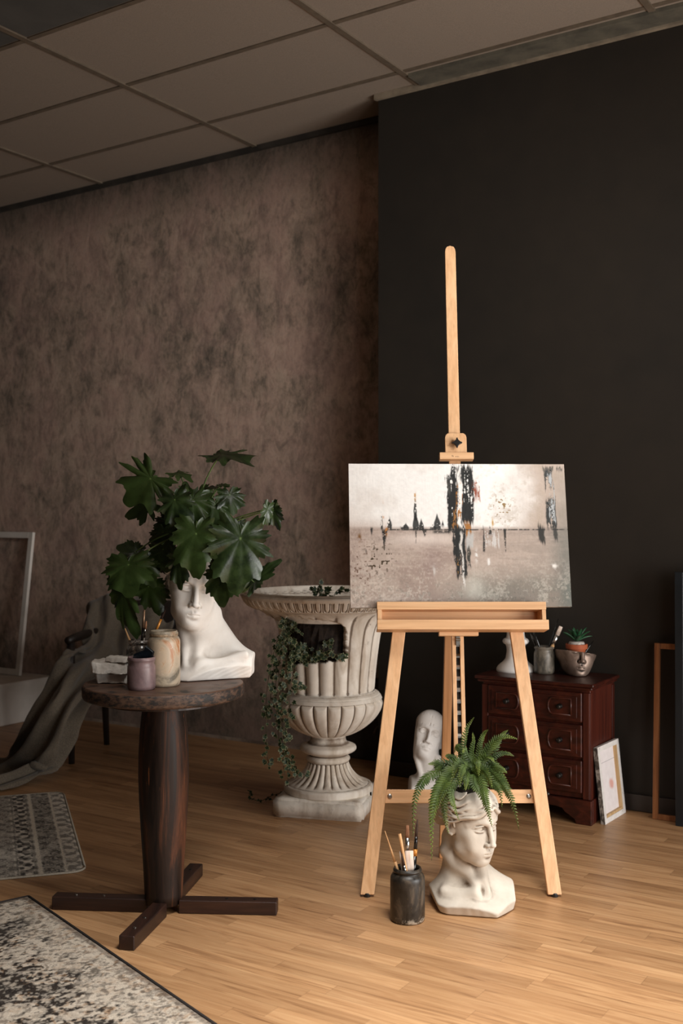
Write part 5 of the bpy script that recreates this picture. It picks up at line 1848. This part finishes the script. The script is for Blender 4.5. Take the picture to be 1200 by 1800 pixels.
q = wbox(MB(), CX0, CX1, CF + .012, CB, .105, .572)
obj('carcass', q, mahz, chest, bevel=.003)
for u in (CX0, CX1 - .030):
    obj('corner_post', wbox(MB(), u, u + .030, CF, CF + .0118, .105, .560), mahz, chest, bevel=.003)
for d in (CF + .004, CB - .034):
    obj('corner_post', wbox(MB(), CX1, CX1 + .004, d, d + .030, .105, .560), mahz, chest, bevel=.0015)
q = wbox(MB(), CX0 - .026, CX1 + .026, CF - .026, CB + .004, .586, .602)
wbox(q, CX0 - .016, CX1 + .016, CF - .015, CB + .002, .572, .586)
obj('top', q, mah[0], chest, bevel=.006, seg=3)
for z0, z1 in ((.432, .560), (.282, .422), (.130, .270)):
    dr = obj('drawer', wbox(MB(), CX0 + .032, CX1 - .032, CF - .008, CF + .010, z0, z1), mah[0], chest, bevel=.006, seg=3)
    wbx = CX1 - CX0 - .064
    q = wbox(MB(), CX0 + .052, CX1 - .052, CF - .0125, CF - .0085, z0 + .018, z1 - .018)
    obj('panel', q, mah[0], dr, bevel=.003)
    zc, hh = (z0 + z1) / 2, (z1 - z0) / 2 - .030
    for s in (-1, 1):
        uc = (CX0 + CX1) / 2 + s * .123
        hw = .050
        loop = [(uc + s * hw, zc - hh), (uc + s * hw, zc + hh), (uc - s * (hw - .016), zc + hh)]
        loop += [(uc - s * (hw - .016 + .020 * sin(pi * k / 8)), zc + hh * cos(pi * k / 8)) for k in range(1, 8)]
        loop += [(uc - s * (hw - .016), zc - hh), (uc + s * hw, zc - hh)]
        q = MB().tube([W(u, CF - .0145, z) for u, z in loop], .0042, 6)
        obj('moulding', q, mah_lite, dr, smooth=True)
        q = MB()
        q.tube([W(uc, CF - .0125 - t, zc) for t in (0, .004, .010, .014, .020, .024, .026)], [.012, .011, .0055, .007, .0115, .009, .002], 14)
        obj('knob', q, dark_iron, dr, smooth=True)
# bracket feet and apron
ap = [(CX0 - .012, 0), (CX0 - .012, .104), (CX1 + .012, .104), (CX1 + .012, 0), (CX1 - .055, 0), (CX1 - .062, .018), (CX1 - .085, .034), (CX1 - .105, .044), (CX1 - .118, .060), (CX1 - .150, .066),
      (CX0 + .150, .066), (CX0 + .118, .060), (CX0 + .105, .044), (CX0 + .085, .034), (CX0 + .062, .018), (CX0 + .055, 0)]
q = MB().prism([W(u, CF - .012, z) for u, z in ap], W(0, .022) - W(0, 0))
obj('bracket_foot', q, mah[0], chest, bevel=.003)
sp = [(CF + .0105, 0), (CF + .0105, .104), (CB, .104), (CB, 0), (CB - .055, 0), (CB - .075, .03), (CB - .11, .062), (CF + .12, .062), (CF + .085, .03), (CF + .06, 0)]
for u in (CX0 - .012, CX1 - .008):
    q = MB().prism([W(u, d, z) for d, z in sp], W(.020, 0) - W(0, 0))
    obj('bracket_foot', q, mahz, chest, bevel=.003)
CT = .602
# --- things on the chest
V0 = P(906, 1179, 5.10)
V0.z = CT
vase = thing('pedestal_vase', 'white plaster vase on a round domed foot standing on the chest behind easel leg', 'vase', V0)
q = MB().lathe(V0, smooth_prof([(.086, .0), (.088, .006), (.086, .014), (.078, .026), (.062, .040), (.056, .046)], 4) + smooth_prof([(.052, .050), (.048, .056), (.045, .064), (.041, .090), (.042, .110), (.045, .118)], 4) +
               smooth_prof([(.046, .122), (.055, .127), (.060, .136), (.055, .146), (.046, .150)], 4), 56)
obj('foot', q, plaster_clean, vase, smooth=True)
q = MB().lathe(V0 + Vector((0, 0, .150)), smooth_prof([(.044, 0), (.040, .02), (.044, .05), (.075, .085), (.110, .105), (.131, .13), (.133, .16), (.112, .20), (.085, .24), (.074, .27), (.078, .30), (.096, .315), (.098, .322)], 5) +
               [(.090, .322), (.070, .30), (.066, .27), (.076, .24), (.1, .2), (.112, .15), (.09, .11), (.04, .08), (.001, .07)], 56)
obj('bowl', q, plaster_clean, vase, smooth=True)
J4 = P(956, 1183, 5.03)
J4.z = CT
gj = thing('jar', 'dull grey metallic painted jar of brushes on the dark chest', 'jar', J4)
obj('glass', jar_body(MB(), J4, .0460, .122, .0405), stained('grey metal paint', (58, 54, 48), (92, 86, 76), (126, 116, 102), .40, 30), gj, smooth=True)


def j4(x, y, dz=0):       # crop (860,1050), 1 px = 0.2
    return P(860 + x * .2, 1050 + y * .2, J4.y + dz)


cbg = 'brushes in the grey chest jar'
brush('paintbrush', 'black brush handle leaning left in grey chest jar', J4 + Vector((.014, 0, .012)), j4(390, 300), [('handle', 0, 1, (.003, .0045, .0055, .0058, .005), handle_black, 1)], cbg)
t = thing('palette_knife', 'dark forked palette tool leaning left in grey chest jar', 'tool', J4 + Vector((.012, .012, .012)), cbg)
q = MB().tube([J4 + Vector((.012, .012, .012)), j4(395, 400, .012), j4(378, 365, .012)], [.003, .004, .004], 8)
obj('handle', q, handle_black, t)
q = MB().prism([j4(*p, .012) for p in ((372, 372), (355, 312), (376, 338), (392, 336), (396, 395))], (0, .002, 0))
obj('blade', q, dark_iron, t)
brush('paintbrush', 'long thin black brush handle leaning right in grey chest jar', J4 + Vector((-.014, .008, .012)), j4(605, 188, .01), [('handle', 0, 1, (.004, .0045, .004, .002), handle_black, 1)], cbg)
brush('paintbrush', 'flat brush with pale bristles leaning right in grey chest jar', J4 + Vector((-.010, -.008, .012)), j4(628, 256, -.01),
      [('handle', 0, .58, (.004, .006, .0075), wood_pale, 1), ('ferrule', .58, .80, (.0075, .0080, .0090), ferrule, .5), ('bristles', .80, 1, (.0090, .0092, .0085), bristle, .5)], cbg)

# face pot: lower half of a face cast in dark metal, with a saucer pot and succulent on it
m = Mat('dark pewter')
n = m.noise(16, 5, .65, .5)
m.set(color=m.mix(m.ramp(m.attr('cav').outputs['Fac'], (-.1, (0, 0, 0)), (.6, (1, 1, 1))), m.ramp(n, (.35, C(116, 96, 84)), (.65, C(164, 142, 128))), C(34, 28, 25)), rough=.5, metal=.6)
pewter = m.m
B4 = P(1013, 1185, 4.99)
B4.z = CT
fp = thing('face_pot', 'dark pewter pot shaped as the lower half of a face on the chest', 'pot', B4)
v = Vol((-.105, -.105, -.004), (.105, .105, .15), .0016)
h4 = Fr(v, (-.006, .004, -.006), .232, yaw=radians(4), pitch=radians(-4), roll=radians(5))
h4.ell((0, -.06, .50), (.36, .40, .52), .02)
h4.ell((0, .09, .42), (.272, .27, .41), .10)
face(h4, woman=True)
h4.both(lambda s: h4.ell((s * .30, -.05, .46), (.10, .14, .18), .06))
h4.plane((0, .36, .475), (0.06, -.06, 1), .01)
h4.ell((0, -.03, .58), (.27, .30, .36), .01, -1)
Fr(v).plane((0, 0, .002), (0, 0, -1), .002)
bust('face_shell', v, h4, pewter, fp, B4)
terra = simple('terracotta', (150, 72, 40), (176, 90, 52), .7, 18)
TP = B4 + Vector((.0, .0, .104))
tp = thing('flower_pot', 'orange terracotta pot of pale gravel sitting in the pewter face pot', 'pot', TP)
q = MB().lathe(TP, [(.030, -.045), (.038, .0), (.042, .012), (.0475, .012), (.0485, .016), (.0485, .032), (.047, .034), (.043, .034), (.040, .022), (.036, .0)], 44, close=False)
q.f.append(tuple(reversed(range(44))))
obj('pot_wall', q, terra, tp, smooth=False, bevel=.001)
q = MB().lathe(TP, [(.040, .024), (.033, .040), (.031, .043), (.001, .044)], 40)
obj('gravel', q, simple('pale gravel', (150, 140, 130), (214, 206, 198), .9, 90, .6), tp, smooth=True)
succ_mat = simple('succulent leaf', (22, 62, 38), (44, 96, 58), .45, 20)
suc = thing('succulent', 'small green spiky succulent in the terracotta pot on the chest', 'plant', TP + Vector((0, 0, .042)))
rr = random.Random(5)
SP0 = TP + Vector((0, 0, .042))
for i in range(15):
    a = i * 2.4
    el = .30 + .95 * (i / 14)
    L = (.072 if i < 9 else .060) * rr.uniform(.9, 1.1)
    d = Vector((cos(a) * cos(el), sin(a) * cos(el), sin(el)))
    pts = [SP0 + d * L * t + Vector((0, 0, .012 * t * (1 - t) * 4 + .006)) for t in (0, .2, .45, .7, .9, 1)]
    q = MB().tube(pts, [.005, .0085, .0085, .006, .0028, .0004], 8)
    side = d.cross(Vector((0, 0, 1)))
    nn = side.cross(d).normalized() if side.length > .05 else Vector((1, 0, 0))
    for p in q.v:
        rel = p - SP0
        p -= nn * (rel.dot(nn)) * .45
    obj('leaf', q, succ_mat, suc, smooth=True)
q = brush('paintbrush', 'dark brush end poking out behind the terracotta pot on face pot', TP + Vector((.030, .030, -.03)), P(1043, 1126, 5.04), [('handle', 0, 1, (.003, .004, .0036, .001), handle_black, 1)])

# ================================================================== canvases and frames by the right wall
m = Mat('raw canvas edge')
n = m.noise(40, 5, .7)
m.set(color=m.ramp(n, (.28, C(140, 126, 112)), (.36, C(214, 208, 202)), (.7, C(232, 227, 222))), rough=.8)
canvas_edge = m.m
dirty_edge = stained('painted canvas side', (40, 36, 32), (84, 76, 68), (170, 160, 150), .7, 50)
strut = wood('stretcher wood', (176, 140, 96), (204, 170, 124), (216, 186, 144), .6, 2, 1.4)
m = Mat('canvas back')
tcg = m.n.new('ShaderNodeSeparateXYZ')
m.l.new(m.tc.outputs['Generated'], tcg.inputs[0])
n = m.noise(30, 4, .6)
gv = tcg.outputs[2]
du = m.math('MULTIPLY', m.math('SUBTRACT', tcg.outputs[1], .62), 2.0)
dv = m.math('MULTIPLY', m.math('SUBTRACT', gv, .44), 3.2)
rad = m.math('SQRT', m.math('ADD', m.math('MULTIPLY', du, du), m.math('MULTIPLY', dv, dv)))
rad = m.math('ADD', rad, m.math('MULTIPLY', m.math('SUBTRACT', n, .5), .25))
spot = m.ramp(rad, (.14, (1, 1, 1)), (.30, (0, 0, 0)))
line = m.math('LESS_THAN', m.math('ABSOLUTE', m.math('SUBTRACT', gv, .80)), .004)
base = m.mix(m.math('MULTIPLY', spot, .75), m.ramp(n, (.3, C(226, 216, 214)), (.7, C(236, 228, 226))), C(214, 140, 120))
base = m.mix(m.math('MULTIPLY', line, .6), base, C(110, 104, 110))
m.set(color=base, rough=.85)
canvas_back = m.m
A0 = F(1064, 1450)
A1 = F(1100, 1428)
along = (A1 - A0)
LW = along.length
along.normalize()
lean = (P(1044, 1317, A0.y - .01) - A0)
lean = (lean - along * lean.dot(along))
LH = lean.length
lean.normalize()
out = along.cross(lean).normalized()
if out.x < 0:
    out = -out
small = thing('small_canvas', 'small white canvas leaning on the chest side with its back showing', 'canvas', A0)


def cbx(mb, a0, a1, h0, h1, o0, o1):
    return mb.hexa([A0 + along * a + lean * h + out * o for h, a, o in ((h0, a0, o0), (h0, a1, o0), (h0, a1, o1), (h0, a0, o1), (h1, a0, o0), (h1, a1, o0), (h1, a1, o1), (h1, a0, o1))])


fw = .022
q = MB()
cbx(q, 0, fw, 0, LH, -.018, 0)
cbx(q, LW - fw, LW, 0, LH, -.018, 0)
cbx(q, fw, LW - fw, 0, fw, -.018, 0)
cbx(q, fw, LW - fw, LH - fw, LH, -.018, 0)
obj('stretcher_frame', q, canvas_edge, small, bevel=.001)
q = MB()
cbx(q, fw, fw + .004, fw, LH - fw, -.017, -.002)
cbx(q, LW - fw - .012, LW - fw, fw, LH - fw, -.017, -.003)
cbx(q, fw + .004, LW - fw - .012, fw, fw + .010, -.017, -.003)
obj('inner_stretcher', q, strut, small)
obj('canvas_back', cbx(MB(), fw, LW - fw, fw, LH - fw, -.0178, -.016), canvas_back, small)
obj('canvas_side', cbx(MB(), -.003, -.0002, .001, LH - .001, -.019, -.001), dirty_edge, small)

oak = wood('oak frame', (110, 66, 38), (146, 94, 56), (170, 116, 74), .5, 2, 1.6)
G0 = F(1148, 1438)
gd = (W(1, 0) - W(0, 0))
top = P(1157, 1130, G0.y + .02)
lean2 = top - G0
lean2 = lean2 - gd * lean2.dot(gd)
fr_h = lean2.length
lean2.normalize()
n2_ = gd.cross(lean2).normalized()
if n2_.y > 0:
    n2_ = -n2_


def frame_boxes(mb, O, ua, ub, nn, w_, h_, t_, d_):
    def b(a0, a1, h0, h1):
        mb.hexa([O + ua * a + ub * h + nn * o for h, a, o in ((h0, a0, 0), (h0, a1, 0), (h0, a1, d_), (h0, a0, d_), (h1, a0, 0), (h1, a1, 0), (h1, a1, d_), (h1, a0, d_))])
    b(0, t_, 0, h_)
    b(w_ - t_, w_, 0, h_)
    b(t_, w_ - t_, 0, t_)
    b(t_, w_ - t_, h_ - t_, h_)
    return mb


o = obj('picture_frame', frame_boxes(MB(), G0, gd, lean2, n2_, .55, fr_h, .024, .018), oak, bevel=.002)
tag(o, 'empty thin oak frame leaning on the dark wall at far right', 'frame')
K0 = F(1190, 1449)
lean3 = (gd * .0 + Vector((0.005, .028, 1.0))).normalized()
n3_ = gd.cross(lean3).normalized()
if n3_.y > 0:
    n3_ = -n3_
blk = simple('blue black lacquer', (14, 20, 24), (22, 28, 33), .4, 8)
bf = thing('black_panel', 'tall blue-black framed panel cut off by the right picture edge', 'frame', K0)
Hb = (P(1192, 1005, K0.y + .07) - K0).length
obj('frame', frame_boxes(MB(), K0, gd, lean3, n3_, .60, Hb, .035, .03), blk, bf, bevel=.002)
q = MB().hexa([K0 + gd * a + lean3 * h + n3_ * o_ for h, a, o_ in ((.03, .03, .005), (.03, .57, .005), (.03, .57, .012), (.03, .03, .012), (Hb - .03, .03, .005), (Hb - .03, .57, .005), (Hb - .03, .57, .012), (Hb - .03, .03, .012))])
obj('backing', q, simple('dark backing', (26, 24, 24), (34, 31, 30), .7), bf)

# ================================================================== odds and ends behind the easel
stick = MB().beam(F(751, 1382), P(753.5, 1250, 5.32), .022, .005, (1, 0, 0))
tag(obj('wooden_stick', stick, bamd, bevel=.001), 'thin wooden stick standing behind the bald anatomical head', 'stick')
BT = F(773, 1372)
m = Mat('dark green glass')
m.set(color=C(36, 52, 44), rough=.12, trans=.45, spec=.5)
bot = MB().lathe(BT, smooth_prof([(.040, 0), (.046, .004), (.047, .02), (.047, .20), (.042, .232), (.020, .258), (.016, .275), (.016, .318), (.019, .320), (.019, .333), (.015, .335)], 4), 32)
tag(obj('bottle', bot, m.m, smooth=True), 'dark green glass bottle behind the anatomical head, half hidden by easel mast', 'bottle')
# faint scrollwork panel behind the urn foot
carv = simple('dark carved panel', (50, 46, 42), (66, 60, 54), .7, 16)
OPc = W(-2.975, 5.155)
op = thing('carved_panel', 'dim scroll-carved panel low on the mottled wall behind the urn stem', 'panel', OPc)
obj('board', wbox(MB(), -3.30, -2.885, 5.120, 5.155, .0, .44), carv, op, bevel=.006)
carv2 = simple('dark carving', (84, 76, 68), (104, 94, 84), .6, 20)
for uc, zc, s in ((-2.95, .30, 1), (-3.06, .24, -1), (-2.95, .15, -1), (-3.08, .38, 1)):
    pts = [W(uc + s * (.060 - .0085 * k / 2) * cos(.55 * k), 5.117, zc + (.060 - .0085 * k / 2) * sin(.55 * k)) for k in range(13)]
    obj('scroll', MB().tube(pts, [.008] * 12 + [.011], 8), carv2, op, smooth=True)

# ================================================================== the dim left corner
white_paint = simple('white painted wood', (214, 206, 196), (226, 219, 210), .5, 6)
plat_mat = simple('off white platform', (206, 198, 188), (220, 212, 203), .75, 5)
q = MB()
pz = .262
q.prism([W(-8.2, 4.66), W(-5.50, 4.66), W(-5.45, 4.71), W(-5.45, 5.155), W(-8.2, 5.155)], (0, 0, pz))
tag(obj('platform', q, plat_mat, bevel=.01), 'low off-white platform along the mottled wall at far left', 'platform')
# white frame leaning on the wall, standing on the platform
Wf = F(38, 1188, pz)
gl = -(W(1, 0) - W(0, 0))
topw = P(61, 936, 7.36)
ln_ = topw - Wf
ln_ = ln_ - gl * ln_.dot(gl)
fh = ln_.length
ln_.normalize()
nf = gl.cross(ln_).normalized()
if nf.y > 0:
    nf = -nf
o = obj('picture_frame', frame_boxes(MB(), Wf, gl, ln_, nf, .75, fh, .040, .022), white_paint, bevel=.003)
tag(o, 'empty white wooden frame leaning on the mottled wall at far left', 'frame')

# chair
chair_wood = simple('black brown chair wood', (26, 20, 17), (38, 30, 25), .45, 6, stretch=(1, 1, 6))
CC = Vector((-1.17, 6.08, 0))
RC = Matrix.Rotation(radians(-8), 3, 'Z')


def ch(x, y, z):
    return CC + RC @ Vector((x, y, z))


chair = thing('armchair', 'dark wooden armchair almost hidden under the draped brown cloth', 'chair', CC)
for x, y in ((-.23, -.23), (.23, -.23)):
    q = MB().tube([ch(x * .98, y, 0), ch(x, y, .44), ch(x, y, .64)], [.016, .023, .021], 12)
    obj('leg', q, chair_wood, chair, smooth=True)
for x, y in ((-.21, .21), (.21, .21)):
    q = MB().tube([ch(x, y + .05, 0), ch(x, y, .44), ch(x * .98, y + .05, .84)], [.016, .022, .018], 12)
    obj('leg', q, chair_wood, chair, smooth=True)
q = MB().box(ch(0, 0, .43), (.50, .48, .05), RC)
obj('seat', q, chair_wood, chair, bevel=.012)
q = MB().box(ch(0, .235, .66), (.40, .022, .34), RC)
obj('backrest', q, chair_wood, chair, bevel=.008)
for s in (-1, 1):
    q = MB().tube([ch(s * .23, -.27, .655), ch(s * .235, -.1, .66), ch(s * .225, .1, .662), ch(s * .205, .24, .66)], [.020, .024, .022, .016], 12)
    obj('armrest', q, chair_wood, chair, smooth=True)
# throw
rows = [
    [(160, 1180, 6.55), (190, 1160, 6.58), (225, 1150, 6.58), (270, 1155, 6.58), (330, 1165, 6.58)],
    [(150, 1098, 6.44), (172, 1062, 6.48), (208, 1054, 6.50), (252, 1056, 6.50), (310, 1066, 6.50)],
    [(147, 1096, 6.30), (168, 1056, 6.34), (206, 1049, 6.36), (250, 1053, 6.36), (306, 1064, 6.36)],
    [(141, 1112, 6.16), (166, 1092, 6.22), (206, 1088, 6.25), (250, 1090, 6.26), (304, 1096, 6.26)],
    [(146, 1142, 6.06), (168, 1128, 6.14), (200, 1128, 6.18), (240, 1130, 6.20), (300, 1135, 6.20)],
    [(118, 1142, 5.84), (148, 1150, 6.00), (190, 1158, 6.06), (235, 1160, 6.08), (290, 1162, 6.10)],
    [(92, 1186, 5.78), (122, 1170, 5.74), (160, 1180, 5.82), (196, 1186, 5.86), (250, 1188, 5.90)],
    [(70, 1236, 5.74), (100, 1216, 5.66), (128, 1222, 5.64), (154, 1222, 5.70), (178, 1226, 5.76)],
    [(46, 1286, 5.72), (72, 1272, 5.58), (100, 1274, 5.52), (125, 1268, 5.58), (148, 1262, 5.66)],
    [(18, 1330, 5.90), (44, 1326, 5.56), (76, 1324, 5.46), (106, 1312, 5.54), (134, 1296, 5.66)],
    [(-20, 1345, 5.84), (4, 1356, 5.62), (40, 1357, 5.50), (78, 1346, 5.50), (112, 1330, 5.62)],
    [(-70, 1352, 5.74), (-44, 1374, 5.46), (-8, 1378, 5.36), (36, 1366, 5.40), (70, 1358, 5.48)],
    [(-150, 1356, 5.70), (-120, 1392, 5.26), (-70, 1396, 5.22), (-20, 1390, 5.27), (20, 1380, 5.36)],
]
cols_ = [catmull([P(*p) for p in r], 16) for r in rows]
nc = len(cols_[0])
gridp = [catmull([cols_[i][j] for i in range(len(rows))], 12) for j in range(nc)]
G = np.array([[tuple(p) for p in cc] for cc in gridp])            # nc x nr x 3
nr = G.shape[1]
gu = np.gradient(G, axis=0)
gv_ = np.gradient(G, axis=1)
N = np.cross(gu, gv_)
N /= np.linalg.norm(N, axis=2)[..., None] + 1e-9
s_ = np.linspace(0, 1, nc)[:, None]
t_ = np.linspace(0, 1, nr)[None]
wobble = fbm(nc, nr, 3, 5, 3) - .5
fold = .034 * np.sin(2 * pi * (3.3 * s_ + 1.1 * t_ + 1.2 * wobble)) * (.35 + .65 * np.clip(t_ * 1.6, 0, 1)) + .014 * np.sin(2 * pi * (1.4 * s_ - 5.0 * t_ + 1.3 * wobble)) * (1 - t_) + .045 * wobble
G = G + N * fold[..., None]
G[..., 2] = np.maximum(G[..., 2], .006 + .012 * (fbm(nc, nr, 6, 12, 2)))
V = G.reshape(-1, 3)
m = Mat('brown linen')
wv1 = m.noise(190, 2, .5)
n = m.noise(5, 4, .6)
m.set(color=m.mix(.5, m.ramp(n, (.3, C(90, 82, 71)), (.7, C(116, 105, 91))), m.ramp(wv1, (.3, C(76, 69, 60)), (.7, C(126, 114, 99)))), rough=.95, spec=.15, sheen=.2)
m.bump(wv1, .4, .003)
o = fast_mesh('cloth', V, grid_quads(nc, nr), m.m, None, org=V.mean(0) * np.array((1, 1, 0)))
o.modifiers.new('solid', 'SOLIDIFY').thickness = .006
tag(o, 'brown linen cloth draped over the armchair and trailing onto the floor', 'cloth')


# ================================================================== rugs
def rug(name, label, corner, ax, ay, lx, ly, paint, thick, ny, nx, edge_c, rnd_c=.0):
    """corner, unit vectors along both sides, lengths; paint(u, v in metres) -> colours"""
    U, V_ = np.meshgrid(np.linspace(0, lx, nx), np.linspace(0, ly, ny))
    colr = paint(U, V_)
    ax, ay = np.array(ax), np.array(ay)
    P0 = np.array(corner)
    hgt = thick * (1 - np.exp(-np.minimum(np.minimum(U, lx - U), np.minimum(V_, ly - V_)) / .006)) + .0012 * (fbm(ny, nx, ny / 4, nx / 4, 2) - .5) + .0015
    uu, vv = U.copy(), V_.copy()
    if rnd_c:       # softly rounded corner
        du, dv = np.clip(rnd_c - U, 0, None), np.clip(rnd_c - V_, 0, None)
        for A, B in ((du, dv), (du, np.clip(V_ - (ly - rnd_c), 0, None))):
            r = np.hypot(A, B)
            mx = np.maximum(A, B)
            k = np.where(r > 1e-9, mx / np.maximum(r, 1e-9), 1)
            uu = uu + A * (1 - k)
            vv = vv + np.where(B is dv, B * (1 - k), 0) if B is dv else vv - B * (1 - k)
    X = P0[None, None] + uu[..., None] * ax + vv[..., None] * ay
    X[..., 2] = hgt
    m = Mat(name + ' pile')
    n = m.noise(260, 3, .6)
    m.set(color=m.mix(.45, m.attr('paint').outputs['Color'], m.ramp(n, (.3, (.35, .33, .31)), (.62, (1.15, 1.15, 1.15))), 'MULTIPLY'), rough=.95, spec=.1)
    m.bump(n, .6, .004)
    o = fast_mesh('rug', X.reshape(-1, 3), grid_quads(ny, nx), m.m, None, org=P0, cols=np.clip(colr, 0, 1).reshape(-1, 3))
    # bound edge
    q = MB()
    c = Vector(P0)
    a_, b_ = Vector(ax), Vector(ay)
    z = Vector((0, 0, thick * .55 + .0005))
    r_ = max(rnd_c, .004)
    loop = []
    for (cx, cy, a0) in ((r_, r_, pi), (lx - r_, r_, 1.5 * pi), (lx - r_, ly - r_, 0), (r_, ly - r_, .5 * pi)):
        for k in range(5):
            t = a0 + k * pi / 8
            loop.append(c + a_ * (cx + r_ * cos(t)) + b_ * (cy + r_ * sin(t)) + z)
    loop.append(loop[0])
    q.tube(loop, thick * .55, 6)
    obj('bound_edge', q, simple(name + ' binding', edge_c, tuple(int(x * 1.2) for x in edge_c), .9, 200, .3), o, smooth=True)
    return tag(o, label, 'rug')


def paint_far(U, V_):
    ny, nx = U.shape
    n1, n2, n3 = fbm(ny, nx, 24, 36, 3), fbm(ny, nx, 110, 165, 3), fbm(ny, nx, 10, 14, 4)
    cream, grey, dark = (226, 217, 202), (112, 106, 99), (46, 44, 44)
    c = np.ones(U.shape + (3,)) * linc(cream)
    e = np.minimum(U, np.minimum(V_, V_.max() - V_) + .02)       # distance from the near edges
    orn = sm(.45, .53, .5 * n2 + .5 * (.5 + .5 * np.sin(U * 75 + 3 * n1) * np.sin(V_ * 75 + 3 * n3)))
    c = lay(c, orn * .75, grey)
    field = sm(.335, .345, U)
    c = lay(c, field * sm(.52, .60, n2 + .3 * (n1 - .5)) * .9, dark)
    c = lay(c, field * sm(.52, .58, n1) * .5, grey)
    for a, b, co_, amt in ((.075, .150, dark, .85), (.250, .330, grey, .8), (.170, .178, dark, .8), (.235, .243, dark, .8)):
        k = sm(a - .003, a + .003, U) * sm(b + .003, b - .003, U)
        c = lay(c, k * amt * (.55 + .45 * sm(.40, .55, n2)), co_)
        c = lay(c, k * sm(.56, .62, n2) * .6, cream)
    for a, b in ((.150, .168), (.330, .345), (.062, .074)):
        c = lay(c, sm(a, a + .003, U) * sm(b, b - .003, U), (230, 220, 202))
    k = sm(.178, .182, U) * sm(.235, .231, U)
    c = lay(c, k * sm(.50, .56, .5 + .5 * np.sin(V_ * 90) * np.cos(U * 110) + .5 * (n2 - .5)) * .85, dark)
    c = lay(c, sm(.60, .72, n1) * .4, cream)
    return c


r0 = F(151, 1533)
r1 = F(111, 1394)
dy_ = (r1 - r0)
LYr = dy_.length
dy_.normalize()
dx_ = Vector((-dy_.y, dy_.x, 0))
if dx_.x > 0:
    dx_ = -dx_
rug('far rug', 'pale grey distressed rug with striped border beyond the round table, at left edge', r0, dx_, dy_, 1.75, LYr, paint_far, .008, 360, 525, (150, 142, 128), .05)


def paint_near(U, V_):
    ny, nx = U.shape
    n1, n2, n3, n4 = fbm(ny, nx, 12, 9, 4), fbm(ny, nx, 110, 60, 3), fbm(ny, nx, 260, 150, 2), fbm(ny, nx, 20, 15, 4)
    cream, tan, dark, brown = (206, 193, 176), (170, 136, 104), (36, 31, 30), (76, 60, 50)
    c = np.ones(U.shape + (3,)) * linc(cream)
    c = lay(c, sm(.50, .58, n2) * .55, tan)
    # big curling ornament
    w1 = np.sin(13 * U + 7 * n1) + np.sin(15 * V_ + 7 * n4) + .9 * np.sin(24 * (U - V_) + 6 * n1) + .5 * np.sin(41 * (U + V_) + 8 * n4)
    c = lay(c, sm(-.55, .15, w1 + 3.6 * (n2 - .5) + 4.2 * (n3 - .5) + .25) * .94 * sm(.02, .14, U), dark)
    c = lay(c, sm(.12, .0, np.abs(w1 - .25) + .5 * (n2 - .5)) * .7, tan)
    c = lay(c, sm(.2, .0, np.abs(w1 + 1.2) + .8 * (n3 - .5)) * .6, brown)
    band = sm(.055, .075, U) * sm(.20, .18, U)
    c = lay(c, band * sm(.45, .55, n2 + .2 * (n3 - .5)) * .5, cream)
    c = lay(c, sm(.50, .60, n3) * .55, dark)
    c = lay(c, sm(.56, .66, n3[::-1]) * .45, (222, 210, 194))
    c = lay(c, sm(.60, .70, n2[:, ::-1]) * .6, (214, 200, 182))
    c = lay(c, sm(.030, .022, np.minimum(U, V_) + .01 * (n2 - .5)) * .5, brown)
    return c


k0 = F(50, 1579)
k1 = F(373, 1802)
dy_ = (k1 - k0)
dy_.normalize()
dx_ = Vector((dy_.y, -dy_.x, 0))
if dx_.x > 0:
    dx_ = -dx_
rug('near rug', 'big brown and cream distressed rug in the bottom left foreground', k0, dx_, dy_, 1.75, 2.4, paint_near, .010, 720, 525, (44, 38, 36))

# ================================================================== light and camera
def area(name, loc, target, size, power, color, sy=None):
    L = bpy.data.lights.new(name, 'AREA')
    L.energy = power
    L.color = color
    L.size = size
    if sy:
        L.shape = 'RECTANGLE'
        L.size_y = sy
    o = bpy.data.objects.new(name, L)
    COL.objects.link(o)
    o.location = loc
    o.rotation_euler = (Vector(target) - Vector(loc)).to_track_quat('-Z', 'Y').to_euler()
    return o


area('window_light', (3.5, 1.75, 1.05), (-0.3, 4.5, 1.15), 1.5, 66, (1.0, 0.985, 0.965), 1.5)
area('front_fill_light', (1.95, 0.75, 1.08), (-0.1, 4.4, 1.1), 1.3, 18, (1.0, 0.985, 0.965), 1.4)  # second source added on the camera side to brighten upright faces
wl = area('wall_fill_light', (2.3, 2.3, 2.7), (-0.55, 6.1, 1.9), 0.9, 5.0, (1.0, 0.97, 0.94), 0.9)  # added lamp, no known fixture: lifts the middle of the mottled wall
wl.data.spread = radians(56)
w2 = area('floor_pool_fill', (0.55, 2.1, 3.2), (0.35, 2.5, 0.0), 0.9, 16.5, (1.0, 0.97, 0.93), 0.9)  # unseen overhead fill, added for a bright pool on the front floor
w2.data.spread = radians(72)
w = bpy.data.worlds.new('World')
scene.world = w
w.use_nodes = True
w.node_tree.nodes['Background'].inputs[0].default_value = (1.0, 0.96, 0.90, 1)
w.node_tree.nodes['Background'].inputs[1].default_value = 0.010

cam = bpy.data.cameras.new('camera')
cam.sensor_fit = 'VERTICAL'
cam.sensor_height = 36
cam.sensor_width = 24
cam.lens = FPX / 1800 * 36
cam.dof.use_dof = True
cam.dof.focus_distance = 3.82
cam.dof.aperture_fstop = 3.5
co = bpy.data.objects.new('camera', cam)
COL.objects.link(co)
co.location = (0, 0, H)
co.rotation_euler = (pi / 2, 0, 0)
scene.camera = co
scene.view_settings.view_transform = 'Standard'
scene.view_settings.look = 'None'
scene.view_settings.exposure = 0.8
scene.cycles.use_denoising = True
scene.cycles.max_bounces = 8
scene.cycles.sample_clamp_indirect = 6
